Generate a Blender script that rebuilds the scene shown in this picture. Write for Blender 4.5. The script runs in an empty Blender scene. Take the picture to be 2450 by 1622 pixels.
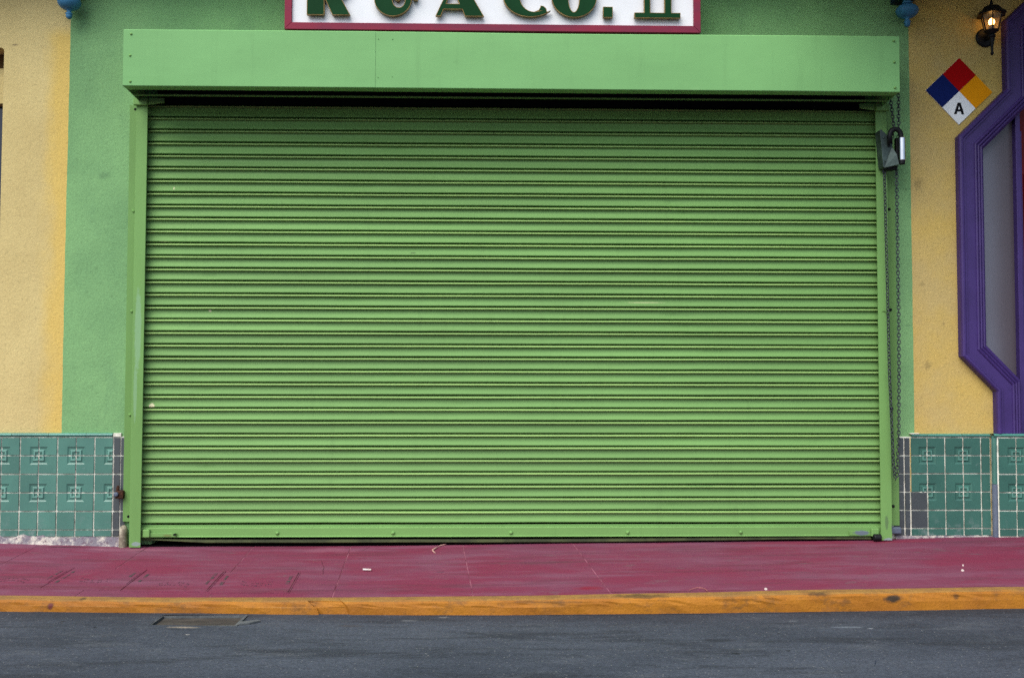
import bpy, math, random
from mathutils import Matrix, Vector, noise as mnoise
random.seed(7)
scene = bpy.context.scene
COL = scene.collection

# ------------------------------------------------------------------ camera
CAM = (-0.1445, -5.9926, 0.9652); YAW, PITCH, ROLL = 0.02237, 0.04118, 0.00156
f = Vector((math.sin(YAW)*math.cos(PITCH), math.cos(YAW)*math.cos(PITCH), math.sin(PITCH)))
r0 = Vector((math.cos(YAW), -math.sin(YAW), 0)); u0 = r0.cross(f)
r = r0*math.cos(ROLL)+u0*math.sin(ROLL); u = -r0*math.sin(ROLL)+u0*math.cos(ROLL)
cd = bpy.data.cameras.new('camera'); cam = bpy.data.objects.new('camera', cd); COL.objects.link(cam)
cd.sensor_fit = 'HORIZONTAL'; cd.sensor_width = 36; cd.lens = 36*2400/2450; cd.clip_start = .05; cd.clip_end = 500
m = Matrix.Identity(4)
for i in range(3):
    m[i][0] = r[i]; m[i][1] = u[i]; m[i][2] = -f[i]; m[i][3] = CAM[i]
cam.matrix_world = m
scene.camera = cam

# ------------------------------------------------------------------ sky, sun, exposure
SUN_EL, SUN_AZ = 52, 210      # azimuth clockwise from +Y (into the wall): behind the camera, a little to the left
w = bpy.data.worlds.new('World'); scene.world = w; w.use_nodes = True
nt = w.node_tree; bg = nt.nodes['Background']
sky = nt.nodes.new('ShaderNodeTexSky'); sky.sky_type = 'NISHITA'; sky.sun_disc = False
sky.sun_elevation = math.radians(SUN_EL); sky.sun_rotation = math.radians(SUN_AZ)
sky.air_density = 1.0; sky.dust_density = 2.5; sky.ozone_density = 1.0
nt.links.new(sky.outputs[0], bg.inputs[0]); bg.inputs[1].default_value = 0.09
sl = bpy.data.lights.new('sun', 'SUN'); sun = bpy.data.objects.new('sun', sl); COL.objects.link(sun)
sl.energy = 1.5; sl.angle = math.radians(65); sl.color = (1, .975, .93)
sd = Vector((math.sin(math.radians(SUN_AZ))*math.cos(math.radians(SUN_EL)), math.cos(math.radians(SUN_AZ))*math.cos(math.radians(SUN_EL)), math.sin(math.radians(SUN_EL))))
sun.rotation_euler = (-sd).to_track_quat('-Z', 'Y').to_euler(); sun.location = sd*20
vs = scene.view_settings; vs.view_transform = 'Standard'; vs.look = 'None'; vs.gamma = 1; vs.exposure = 1.2
vs.use_curve_mapping = False
scene.cycles.use_denoising = False
scene.cycles.caustics_refractive = False; scene.cycles.caustics_reflective = False; scene.cycles.max_bounces = 5; scene.cycles.diffuse_bounces = 3; scene.cycles.glossy_bounces = 2

# ------------------------------------------------------------------ materials
def srgb(c):
    return tuple(((v/255)/12.92 if v/255 <= .04045 else ((v/255+.055)/1.055)**2.4) for v in c)
class NT:
    def __init__(s, name):
        s.m = bpy.data.materials.new(name); s.m.use_nodes = True; s.t = s.m.node_tree
        s.b = s.t.nodes['Principled BSDF']
        g = s.t.nodes.new('ShaderNodeNewGeometry'); s.pos = g.outputs['Position']; s.cache = {}
    def n(s, typ, **kw):
        nd = s.t.nodes.new(typ)
        for k, v in kw.items(): setattr(nd, k, v)
        return nd
    def put(s, sock, v):
        if isinstance(v, bpy.types.NodeSocket): s.t.links.new(v, sock)
        else: sock.default_value = v
    def math(s, op, a, b=0.0, clamp=False):
        nd = s.n('ShaderNodeMath', operation=op, use_clamp=clamp); s.put(nd.inputs[0], a); s.put(nd.inputs[1], b); return nd.outputs[0]
    def vec(s, op, a, b):
        nd = s.n('ShaderNodeVectorMath', operation=op); s.put(nd.inputs[0], a); s.put(nd.inputs[1], b); return nd.outputs[0]
    def noise(s, scale, detail=4, rough=.55, stretch=(1, 1, 1), offset=(0, 0, 0)):
        v = s.vec('ADD', s.vec('MULTIPLY', s.pos, stretch), offset)
        nd = s.n('ShaderNodeTexNoise'); s.put(nd.inputs['Vector'], v); nd.inputs['Scale'].default_value = scale
        nd.inputs['Detail'].default_value = min(detail, 4); nd.inputs['Roughness'].default_value = rough
        return nd.outputs[0]
    def step(s, x, lo, hi):
        nd = s.n('ShaderNodeMapRange', interpolation_type='SMOOTHSTEP'); s.put(nd.inputs[0], x); s.put(nd.inputs[1], lo); s.put(nd.inputs[2], hi); return nd.outputs[0]
    def mix(s, fac, a, b, mode='MIX'):
        nd = s.n('ShaderNodeMix', data_type='RGBA', blend_type=mode); s.put(nd.inputs[0], fac)
        s.put(nd.inputs[6], a if isinstance(a, bpy.types.NodeSocket) else (*a, 1)); s.put(nd.inputs[7], b if isinstance(b, bpy.types.NodeSocket) else (*b, 1))
        return nd.outputs[2]
    def scalecol(s, col, k):
        nd = s.n('ShaderNodeVectorMath', operation='SCALE'); s.put(nd.inputs[0], col); s.put(nd.inputs[3], k); return nd.outputs[0]
    def axis(s, i):
        nd = s.n('ShaderNodeSeparateXYZ'); s.put(nd.inputs[0], s.pos); return nd.outputs[i]
    def spot(s, c, rad, edge=.5, wob=.6, wscale=25):
        """soft blotch of its own shape: 1 inside an ellipsoid whose outline is broken up by noise"""
        d = s.vec('DIVIDE', s.vec('SUBTRACT', s.pos, c), rad)
        ln = s.n('ShaderNodeVectorMath', operation='LENGTH'); s.put(ln.inputs[0], d)
        if wscale not in s.cache: s.cache[wscale] = s.math('SUBTRACT', s.noise(wscale, 3), .5)
        k = s.math('ADD', ln.outputs['Value'], s.math('MULTIPLY', s.cache[wscale], wob*2))
        return s.step(k, 1.0, 1.0-edge)
    def bump(s, h, strength, dist):
        nd = s.n('ShaderNodeBump'); nd.inputs['Strength'].default_value = strength; nd.inputs['Distance'].default_value = dist
        s.put(nd.inputs['Height'], h); s.put(s.b.inputs['Normal'], nd.outputs[0])
    def done(s, col, rough=.6, spec=.4, metal=0, tone=.8):
        col = s.scalecol(col if isinstance(col, bpy.types.NodeSocket) else tuple(col), tone)
        s.put(s.b.inputs['Base Color'], col if isinstance(col, bpy.types.NodeSocket) else (*col, 1)); s.put(s.b.inputs['Roughness'], rough)
        s.b.inputs['Specular IOR Level'].default_value = spec; s.b.inputs['Metallic'].default_value = metal
        return s.m
def plain(name, c1, c2=None, scale=8, rough=.6, spec=.15, grain=.1, gscale=260, bump=0, bscale=120, stretch=(1, 1, 1), metal=0, lo=.35, hi=.65, tone=.8):
    t = NT(name); c2 = c2 or tuple(v*.88 for v in c1)
    col = t.mix(t.step(t.noise(scale, 5, .6, stretch), lo, hi), c1, c2)
    if grain: col = t.scalecol(col, t.math('ADD', t.math('MULTIPLY', t.noise(gscale, 2), grain*2), 1-grain))
    if bump: t.bump(t.noise(bscale, 4, .6), bump, .004)
    return t.done(col, rough, spec, metal, tone)

GREEN = (.215, .435, .128)
def stucco(name, kind):
    t = NT(name)
    if kind == 'green':
        col = t.mix(t.step(t.noise(1.6, 5, .6), .35, .68), (.195, .385, .160), (.155, .315, .135))
        col = t.mix(t.math('MULTIPLY', t.step(t.noise(3.5, 6, .7, (1, 1, .5), (4, 0, 2)), .55, .75), .4), col, (.12, .25, .12))
        for c, rad in (((2.36, 0, 2.13), (.10, .1, .006)), ((2.36, 0, 1.30), (.07, .1, .006)), ((-2.45, 0, 2.18), (.05, .1, .03)), ((2.36, 0, 1.05), (.05, .1, .006))):
            col = t.mix(t.math('MULTIPLY', t.spot(c, rad, .8, .9, 18), .4), col, (.09, .18, .09))
    elif kind == 'left':
        col = t.mix(t.step(t.noise(1.3, 5, .65), .3, .7), (.575, .472, .210), (.50, .40, .172))
        band = t.math('ADD', t.axis(0), t.math('MULTIPLY', t.math('SUBTRACT', t.noise(5, 4, .6, (1, 1, .6)), .5), .22))
        lowz = t.step(t.axis(2), 3.10, 3.0)
        col = t.mix(t.math('MULTIPLY', t.math('MULTIPLY', t.step(band, -2.84, -2.70), .8), lowz), col, (.60, .425, .105))
        col = t.mix(t.math('MULTIPLY', t.spot((-2.99, 0, 2.965), (.03, .1, .008), .8, .6), .7), col, (.12, .09, .06))
    else:
        col = t.mix(t.step(t.noise(2.3, 5, .65), .30, .7), (.55, .395, .110), (.50, .38, .150))
        col = t.mix(t.math('MULTIPLY', t.step(t.noise(6, 6, .7, (1, 1, .7), (3, 1, 0)), .58, .74), .3), col, (.38, .29, .11))
        for c, rad, k in (((2.50, 0, 1.06), (.045, .1, .03), .55), ((2.46, 0, 2.16), (.05, .1, .05), .5), ((2.60, 0, 1.31), (.006, .1, .02), .8), ((2.86, -.0, 2.79), (.03, .1, .02), .6), ((2.47, 0, 1.55), (.03, .1, .02), .4)):
            col = t.mix(t.math('MULTIPLY', t.spot(c, rad, .9, 1.2, 30), k*.7), col, (.13, .10, .045))
    g = t.noise(85, 4, .75); g2 = t.noise(38, 4, .75, (1, 1, 1), (2, 3, 1))
    col = t.scalecol(col, t.math('ADD', t.math('MULTIPLY', g, .64), .68))
    col = t.mix(t.math('MULTIPLY', t.step(g2, .55, .70), .5), col, t.scalecol(col, .55))
    t.bump(t.math('ADD', t.math('MULTIPLY', g, .5), t.math('ADD', t.math('MULTIPLY', t.noise(48, 4, .8), .7), t.math('MULTIPLY', t.noise(7, 4, .6, (1, 1, .7)), 1.6))), .5, .008)
    return t.done(col, .92, .2, 0, 1.0)
MAT = {}
MAT['green_wall'] = stucco('green_stucco', 'green'); MAT['yellow_left'] = stucco('beige_stucco', 'left'); MAT['yellow_right'] = stucco('yellow_stucco', 'right')

def green_paint(name, base, streak, chips=()):
    t = NT(name)
    col = t.mix(t.step(t.noise(2.2, 5, .6, streak), .3, .7), base, tuple(v*.86 for v in base))
    col = t.mix(t.math('MULTIPLY', t.step(t.noise(11, 5, .75, streak, (5, 5, 5)), .62, .8), .35), col, (base[0]*1.35, base[1]*1.1, base[2]*1.3))
    col = t.mix(t.math('MULTIPLY', t.step(t.noise(7, 6, .75, streak, (1, 7, 3)), .60, .80), .35), col, tuple(v*.55 for v in base))
    col = t.mix(t.math('MULTIPLY', t.step(t.noise(4.5, 4, .7, (3.2, 1, .22), (2, 2, 9)), .54, .74), .22), col, tuple(v*.62 for v in base))
    for c, rad, k, cc in chips: col = t.mix(t.math('MULTIPLY', t.spot(c, rad, .35, .35, 60), k), col, cc)
    oi = t.n('ShaderNodeObjectInfo'); col = t.scalecol(col, t.math('ADD', t.math('MULTIPLY', oi.outputs['Random'], .16), .92))     # slats weather one by one
    col = t.scalecol(col, t.math('ADD', t.math('MULTIPLY', t.noise(320, 2), .22), .89))
    t.bump(t.math('ADD', t.noise(5, 3, .5), t.math('MULTIPLY', t.noise(170, 3), .04)), .10, .02)
    return t.done(col, .55, .18)
CREAM = (.75, .72, .45)
MAT['slat'] = green_paint('slat_paint', tuple(v*.88 for v in GREEN), (.25, 1, 3), [((-1.80, -.04, 1.374), (.011, .06, .009), 1, CREAM), ((-2.128, -.04, .812), (.018, .06, .018), .9, CREAM), ((-2.02, -.04, 2.10), (.004, .06, .012), .9, CREAM),
    ((-2.07, -.05, 1.78), (.05, .06, .004), .6, (.6, .62, .35)), ((-2.0, -.05, 1.70), (.05, .06, .004), .7, (.7, .7, .5)), ((.78, -.05, 1.43), (.14, .06, .004), .6, (.62, .66, .35)), ((-.60, -.04, 1.72), (.02, .06, .006), .6, (.06, .1, .04)), ((-.47, -.04, .945), (.012, .06, .006), .7, (.05, .09, .04)),
    ((-1.45, -.04, 1.03), (.02, .06, .004), .7, (.05, .09, .04)), ((.30, -.04, 2.29), (.05, .06, .01), .5, (.5, .55, .2))])
MAT['slat_lip'] = green_paint('slat_lip_highlight', (.30, .49, .155), (.25, 1, 3))
MAT['flange'] = green_paint('flange_paint', tuple(v*.8 for v in GREEN), (2, 1, .35))
MAT['hood'] = green_paint('hood_paint', (.220, .500, .182), (.3, 1, .6))
MAT['rail'] = green_paint('rail_paint', GREEN, (2, 1, .35), [((2.20, -.09, .13), (.012, .06, .05), .6, (.10, .16, .09)), ((2.235, -.09, .10), (.01, .06, .04), .7, (.12, .15, .12)), ((-2.19, -.09, .015), (.03, .05, .014), .9, (.30, .38, .37)), ((2.21, -.09, .03), (.03, .05, .016), .9, (.32, .38, .42)), ((-2.2, -.09, 1.25), (.022, .05, .28), .45, (.33, .56, .36)), ((-2.21, -.09, .9), (.012, .05, .2), .4, (.33, .56, .36))])
MAT['bar'] = green_paint('bar_paint', GREEN, (.4, 1, 2), [((2.06, -.06, .068), (.055, .1, .016), .95, (.16, .20, .26)), ((-2.02, -.06, .06), (.03, .06, .008), .5, (.20, .17, .06))])
MAT['seal'] = plain('seal_rubber', (.09, .11, .045), (.05, .06, .03), rough=.7)
MAT['dark'] = plain('dark_interior', (.006, .007, .007), rough=.9, grain=0)
MAT['black'] = plain('black_iron', (.008, .009, .011), (.014, .015, .017), rough=.45)
MAT['steel'] = plain('dull_steel', (.085, .125, .115), (.045, .065, .062), scale=14, rough=.42, metal=.35)
MAT['chrome'] = plain('bright_steel', (.72, .73, .76), rough=.22, metal=1, grain=.04)
MAT['chain'] = plain('chain_steel', (.035, .04, .06), (.075, .08, .095), scale=60, rough=.5, metal=.4)
MAT['rust'] = plain('rusty_iron', (.035, .018, .012), (.09, .04, .022), scale=70, rough=.85, bump=.4)
MAT['concrete'] = plain('pale_concrete', (.52, .48, .36), (.22, .19, .14), scale=26, rough=.9, bump=.6, bscale=90)
MAT['purple'] = plain('purple_gloss_paint', (.066, .036, .185), (.055, .030, .155), scale=5, rough=.45, grain=.06, bump=.08, bscale=60, spec=.3)
MAT['red_door'] = plain('red_paint', (.20, .004, .010), (.12, .003, .007), scale=4, rough=.4)
MAT['blue'] = plain('blue_gloss_paint', (.070, .245, .44), (.055, .20, .36), scale=12, rough=.38, grain=.06)
MAT['white'] = plain('sign_white', (.76, .785, .81), (.70, .725, .75), scale=3, rough=.5, grain=.06, tone=1)
MAT['letter'] = plain('letter_green', (.006, .045, .014), (.008, .055, .018), scale=4, rough=.5, grain=.05, spec=.06)
MAT['gold'] = plain('gold_edge', (.36, .25, .09), (.24, .16, .06), scale=20, rough=.45, metal=.3)
MAT['crimson'] = plain('crimson_frame', (.27, .022, .055), (.20, .025, .06), scale=3.5, rough=.5, grain=.08, stretch=(1, 1, 3))
for k, c in dict(h_red=(.36, .002, .003), h_blue=(.006, .016, .11), h_orange=(.80, .31, .004), h_white=(.82, .86, .88), h_black=(.008, .009, .012)).items():
    MAT[k] = plain('hazard_'+k[2:], c, tuple(v*.93 for v in c), rough=.6, grain=.05, spec=.05, tone=1.05)
MAT['brown'] = plain('shaded_brown_reveal', (.10, .055, .02), rough=.8)  # dark brown carries the shade of the window head in its colour
MAT['navy_glass'] = plain('navy_window', (.006, .010, .028), rough=.12, spec=.5, grain=0)
MAT['soffit'] = plain('soffit_paint', (.22, .17, .09), (.16, .12, .06), rough=.8)
MAT['bracket_dark'] = plain('dark_blue_bracket', (.02, .035, .07), rough=.6)
MAT['grey_paint'] = plain('blue_grey_paint', (.155, .19, .25), (.12, .15, .21), rough=.6)

def tile_mat(name, a, b, rough=.2):
    t = NT(name)
    oi = t.n('ShaderNodeObjectInfo')
    col = t.mix(t.step(t.noise(5, 4), .35, .65), a, b)
    col = t.scalecol(col, t.math('ADD', t.math('MULTIPLY', oi.outputs['Random'], .22), .89))
    col = t.mix(t.math('MULTIPLY', t.step(t.noise(24, 6, .75), .64, .78), .45), col, (.25, .36, .34))
    low = t.math('MULTIPLY', t.step(t.noise(9, 6, .75, (1, 1, 1), (3, 0, 5)), .50, .70), t.step(t.axis(2), .20, .05))
    col = t.mix(t.math('MULTIPLY', low, .5), col, (.30, .36, .36))
    t.bump(t.noise(18, 3), .05, .01)
    return t.done(col, rough, .5)
MAT['tile'] = tile_mat('green_glazed_tile', (.085, .240, .190), (.072, .205, .165), .35)
MAT['tile_dark'] = tile_mat('green_glazed_tile_deep', (.050, .170, .132), (.042, .145, .115), .35)
MAT['tile_ridge'] = tile_mat('green_glaze_pale_on_ridge', (.16, .37, .30), (.14, .33, .27), .35)  # paler green on the raised rings and centre of the motif
MAT['tile_dark_ridge'] = tile_mat('deep_green_glaze_pale_on_ridge', (.115, .30, .24), (.10, .265, .215), .35)
MAT['tile_grey'] = tile_mat('slate_grey_tile', (.068, .085, .092), (.055, .070, .078), .4)
MAT['cap'] = tile_mat('turquoise_cap_tile', (.085, .30, .235), (.075, .26, .21), .25)
t = NT('grout'); c_ = t.mix(t.step(t.noise(16, 5, .7), .42, .62), (.70, .70, .60), (.36, .37, .31)); MAT['grout'] = t.done(c_, .95, .2, 0, 1.22)
MAT['yellow_edge'] = plain('yellow_paint_edge', (.60, .50, .26), (.50, .38, .12), scale=30, rough=.9)
t = NT('mortar'); c_ = t.mix(t.step(t.noise(14, 6, .75), .42, .62), (.22, .20, .23), (.62, .57, .50)); c_ = t.mix(t.step(t.noise(40, 5, .7), .5, .7), c_, (.15, .10, .13)); t.bump(t.noise(70, 5), .8, .008); MAT['mortar'] = t.done(c_, .95, .2)
t = NT('sidelight_glass'); c_ = t.mix(t.step(t.math('ADD', t.axis(0), t.math('MULTIPLY', t.noise(1.5, 3), .10)), 2.87, 3.10), (.25, .27, .34), (.10, .082, .10)); MAT['sidelight'] = t.done(c_, .35, .5)  # reflected light across the pane painted as a left-to-right colour gradient

def ground_red():
    t = NT('red_painted_concrete')
    col = t.mix(t.step(t.noise(1.9, 6, .65, (.7, 1, 1)), .36, .64), (.255, .036, .082), (.235, .060, .112))
    col = t.mix(t.math('MULTIPLY', t.step(t.noise(2.6, 6, .7, (.5, 2.2, 1), (7, 2, 0)), .46, .66), .75), col, (.265, .098, .158))
    col = t.mix(t.math('MULTIPLY', t.step(t.noise(3.2, 6, .72, (.35, 2.5, 1), (1, 9, 0)), .52, .68), .55), col, (.145, .042, .066))
    for c, rad, k, cc in (((-2.2, -.12, 0), (.42, .07, .2), .75, (.36, .13, .19)), ((-1.05, -.16, 0), (.20, .10, .2), .55, (.36, .12, .18)), ((-.45, -.08, 0), (.35, .05, .2), .4, (.34, .09, .15)), ((.75, -.12, 0), (.35, .06, .2), .4, (.33, .10, .15)),
                          ((-2.6, -.10, 0), (.18, .02, .2), .8, (.035, .008, .014)), ((-2.14, -.16, 0), (.05, .012, .2), .7, (.07, .03, .05)), ((2.3, -.10, 0), (.5, .06, .2), .5, (.30, .022, .05)), ((1.6, -.10, 0), (.5, .06, .2), .35, (.30, .025, .055)),
                          ((.32, -1.15, 0), (.10, .06, .2), .8, (.30, .012, .035)), ((.70, -1.225, 0), (.5, .01, .2), .7, (.15, .008, .02)), ((-.40, -.75, 0), (.03, .02, .2), .5, (.07, .04, .07)), ((-2.35, -.42, 0), (.10, .02, .2), .4, (.10, .05, .08)),
                          ((-1.95, -1.10, 0), (1.0, .06, .2), .5, (.17, .028, .045)), ((1.5, -.45, 0), (.8, .03, .2), .35, (.12, .045, .065)), ((0.1, -.55, 0), (1.0, .03, .2), .35, (.12, .05, .065))):
        col = t.mix(t.math('MULTIPLY', t.spot(c, rad, .8, .7, 9), k), col, cc)
    col = t.mix(t.math('MULTIPLY', t.step(t.noise(28, 6, .8, (.6, 1.4, 1)), .66, .78), .5), col, (.34, .15, .19))
    col = t.mix(t.math('MULTIPLY', t.step(t.noise(5.5, 4, .85, (.7, 1.2, 1), (4, 4, 4)), .60, .68), .45), col, (.20, .125, .145))
    col = t.scalecol(col, t.math('ADD', t.math('MULTIPLY', t.noise(170, 3, .7), .36), .82))
    t.bump(t.math('ADD', t.noise(9, 6, .6), t.math('MULTIPLY', t.noise(130, 4, .7), .16)), .30, .02)
    return t.done(col, .75, .2, 0, .69)
MAT['red'] = ground_red()
MAT['red_dark'] = plain('joint_dirt', (.15, .045, .06), (.06, .016, .025), scale=12, rough=.9)
MAT['red_pale'] = plain('joint_filler', (.42, .15, .21), (.16, .035, .06), scale=6, rough=.9, tone=.75)
MAT['worn_green'] = plain('worn_green_metal', (.06, .06, .06), (.19, .05, .085), scale=26, rough=.8)
MAT['worn_mark'] = plain('worn_embossing', (.20, .05, .085), (.07, .04, .06), scale=45, rough=.8)
def kerb_mat():
    t = NT('orange_kerb_paint')
    col = t.mix(t.step(t.noise(3.5, 6, .7, (1, 1, 1.2)), .36, .64), (.50, .195, .014), (.41, .150, .014))
    col = t.mix(t.math('MULTIPLY', t.step(t.noise(7, 6, .8, (.9, 1, 1.5), (3, 3, 3)), .50, .68), .6), col, (.19, .090, .028))
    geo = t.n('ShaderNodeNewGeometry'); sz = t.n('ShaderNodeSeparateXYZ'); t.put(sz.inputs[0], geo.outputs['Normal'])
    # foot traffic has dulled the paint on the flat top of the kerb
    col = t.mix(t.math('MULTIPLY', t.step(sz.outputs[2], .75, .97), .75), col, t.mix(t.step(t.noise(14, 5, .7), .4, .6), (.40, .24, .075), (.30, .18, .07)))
    for c, rad, k in (((1.72, -1.36, -.04), (.05, .1, .022), .95), ((1.38, -1.35, -.02), (.09, .05, .012), .7), ((1.50, -1.36, -.05), (.03, .1, .02), .5), ((-2.13, -1.35, -.06), (.02, .1, .02), .6), ((-2.0, -1.32, -.03), (.02, .03, .02), .7), ((.55, -1.35, -.03), (.16, .1, .008), .6), ((.1, -1.36, -.05), (.25, .1, .008), .4), ((2.02, -1.36, -.03), (.02, .1, .02), .6)):
        col = t.mix(t.math('MULTIPLY', t.spot(c, rad, .7, .8, 22), k), col, (.035, .028, .020))
    col = t.mix(t.math('MULTIPLY', t.spot((-2.13, -1.36, -.06), (.015, .1, .018), .5, .6, 30), .8), col, (.16, .03, .04))
    col = t.scalecol(col, t.math('ADD', t.math('MULTIPLY', t.noise(150, 3, .7), .36), .82))
    t.bump(t.math('ADD', t.noise(14, 5, .65), t.math('MULTIPLY', t.noise(90, 4, .7), .3)), .5, .012)
    return t.done(col, .65, .25, 0, .72)
MAT['kerb'] = kerb_mat()
def asphalt():
    t = NT('asphalt')
    col = t.mix(t.step(t.noise(1.1, 6, .65, (.6, 1.3, 1)), .36, .66), (.094, .112, .144), (.058, .071, .095))
    col = t.mix(t.math('MULTIPLY', t.step(t.noise(3.5, 6, .72, (.4, 1.8, 1), (2, 5, 0)), .50, .66), .7), col, (.040, .048, .062))
    col = t.mix(t.math('MULTIPLY', t.step(t.noise(5, 6, .75, (.6, 1.4, 1), (9, 5, 0)), .54, .70), .55), col, (.125, .140, .160))
    gut = t.math('ADD', t.axis(1), t.math('MULTIPLY', t.math('SUBTRACT', t.noise(4, 4), .5), .2))
    col = t.mix(t.math('MULTIPLY', t.step(gut, -1.55, -1.38), .45), col, (.028, .034, .043))
    for c, rad, k, cc in (((.80, -1.842, -.1), (.10, .035, .1), .6, (.022, .026, .034)), ((.82, -2.045, -.1), (.035, .022, .1), .8, (.014, .017, .022)), ((1.035, -2.015, -.1), (.016, .014, .1), .85, (.012, .014, .018)), ((1.076, -1.747, -.1), (.010, .010, .1), .9, (.012, .012, .016)),
                          ((1.41, -1.65, -.1), (.08, .02, .1), .55, (.28, .33, .38)), ((1.494, -1.675, -.1), (.022, .010, .1), .8, (.38, .42, .46)), ((1.21, -1.51, -.1), (.03, .012, .1), .6, (.22, .25, .27)), ((-1.40, -1.733, -.1), (.014, .010, .1), .9, (.45, .44, .40)),
                          ((-2.01, -1.512, -.1), (.012, .012, .1), .9, (.012, .012, .016)), ((-1.83, -1.616, -.1), (.010, .012, .1), .9, (.012, .012, .016)), ((-1.45, -1.615, -.1), (.085, .018, .1), .85, (.42, .36, .27)), ((-1.0, -1.99, -.1), (.10, .03, .1), .45, (.025, .029, .036)),
                          ((-.5, -1.45, -.1), (.05, .02, .1), .6, (.22, .24, .25)), ((-.35, -1.40, -.1), (.03, .012, .1), .7, (.30, .30, .28)), ((-.75, -1.55, -.1), (.08, .03, .1), .4, (.08, .06, .045)), ((1.9, -1.9, -.1), (.3, .2, .1), .3, (.04, .05, .06))):
        col = t.mix(t.math('MULTIPLY', t.spot(c, rad, .7, .6, 24), k), col, cc)
    vo = t.n('ShaderNodeTexVoronoi'); t.put(vo.inputs['Vector'], t.pos); vo.inputs['Scale'].default_value = 130
    sc = t.n('ShaderNodeSeparateColor'); t.put(sc.inputs[0], vo.outputs['Color'])
    col = t.scalecol(col, t.math('ADD', t.math('MULTIPLY', sc.outputs[0], .45), .76))
    peb = t.math('MULTIPLY', t.step(sc.outputs[1], .975, .985), t.step(vo.outputs['Distance'], .5, .2))
    col = t.mix(peb, col, (.30, .31, .30))
    t.bump(t.math('ADD', t.noise(6, 5), t.math('MULTIPLY', t.noise(140, 4, .75), .35)), .45, .015)
    return t.done(col, .8, .25, 0, .60)
MAT['asphalt'] = asphalt()
MAT['cover'] = plain('cover_iron', (.052, .048, .044), (.085, .078, .068), scale=22, rough=.7, bump=.5, bscale=50, stretch=(.5, 1, 1))
MAT['cover_rim'] = plain('cover_rim_cement', (.14, .15, .15), (.09, .10, .105), scale=20, rough=.9, bump=.5)

# ------------------------------------------------------------------ mesh helpers
class MB:
    def __init__(s): s.v = []; s.f = []
    def add(s, vs, fs):
        k = len(s.v); s.v += [tuple(v) for v in vs]; s.f += [tuple(i+k for i in f) for f in fs]; return s
    def box(s, x0, x1, y0, y1, z0, z1):
        return s.add([(x0, y0, z0), (x1, y0, z0), (x1, y1, z0), (x0, y1, z0), (x0, y0, z1), (x1, y0, z1), (x1, y1, z1), (x0, y1, z1)],
                     [(0, 3, 2, 1), (4, 5, 6, 7), (0, 1, 5, 4), (1, 2, 6, 5), (2, 3, 7, 6), (3, 0, 4, 7)])
    def prism(s, poly, y0, y1):
        """poly of (x, z), counter-clockwise seen from -y (the street)"""
        n = len(poly)
        return s.add([(x, y0, z) for x, z in poly]+[(x, y1, z) for x, z in poly],
                     [tuple(range(n)), tuple(range(2*n-1, n-1, -1))]+[(i, i+n, (i+1) % n+n, (i+1) % n) for i in range(n)])
    def extrude_x(s, prof, x0, x1, seg=1, fn=None):
        """profile of (y, z) drawn along x, open"""
        n = len(prof); vs = []
        for i in range(seg+1):
            x = x0+(x1-x0)*i/seg
            for y, z in prof:
                dy, dz = fn(x, y, z) if fn else (0, 0); vs.append((x, y+dy, z+dz))
        return s.add(vs, [(i*n+j, i*n+j+1, (i+1)*n+j+1, (i+1)*n+j) for i in range(seg) for j in range(n-1)])
    def lathe(s, prof, c, n=20, axis='z', caps=True):
        vs = []
        for r_, h in prof:
            for k in range(n):
                a = 2*math.pi*k/n
                p = (r_*math.cos(a), r_*math.sin(a), h)
                if axis == 'y': p = (p[0], p[2], p[1])
                if axis == 'x': p = (p[2], p[0], p[1])
                vs.append((c[0]+p[0], c[1]+p[1], c[2]+p[2]))
        fs = [(i*n+k, i*n+(k+1) % n, (i+1)*n+(k+1) % n, (i+1)*n+k) for i in range(len(prof)-1) for k in range(n)]
        if caps: fs += [tuple(range(n-1, -1, -1)), tuple(range((len(prof)-1)*n, len(prof)*n))]
        return s.add(vs, fs)
    def tube(s, path, rad, n=8, closed=False):
        P = [Vector(p) for p in path]; vs = []; N = len(P)
        for i, p in enumerate(P):
            a = P[(i-1) % N] if closed or i > 0 else p; b = P[(i+1) % N] if closed or i < N-1 else p
            tdir = (b-a).normalized(); ref = Vector((0, 1, 0)) if abs(tdir.y) < .9 else Vector((1, 0, 0))
            e1 = tdir.cross(ref).normalized(); e2 = tdir.cross(e1)
            rr = rad[i] if isinstance(rad, (list, tuple)) else rad
            for k in range(n):
                q = p+(e1*math.cos(2*math.pi*k/n)+e2*math.sin(2*math.pi*k/n))*rr; vs.append(q)
        M_ = N if closed else N-1
        fs = [(i*n+k, ((i+1) % N)*n+k, ((i+1) % N)*n+(k+1) % n, i*n+(k+1) % n) for i in range(M_) for k in range(n)]
        if not closed: fs += [tuple(range(n)), tuple(range(N*n-1, (N-1)*n-1, -1))]
        return s.add(vs, fs)
    def mesh(s, name):
        me = bpy.data.meshes.new(name); me.from_pydata(s.v, [], s.f); me.update(); return me
    def build(s, name, mat, parent=None, smooth=False, bevel=0, seg=2):
        return link(name, s.mesh(name), mat, parent, smooth, bevel, seg)
def link(name, me, mat, parent=None, smooth=False, bevel=0, seg=2):
    import bmesh
    bm = bmesh.new(); bm.from_mesh(me); bmesh.ops.recalc_face_normals(bm, faces=bm.faces); bm.to_mesh(me); bm.free()
    if smooth: me.polygons.foreach_set('use_smooth', [True]*len(me.polygons))
    if not me.materials: me.materials.append(MAT[mat] if isinstance(mat, str) else mat)
    return place(name, me, parent, bevel, seg)
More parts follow.
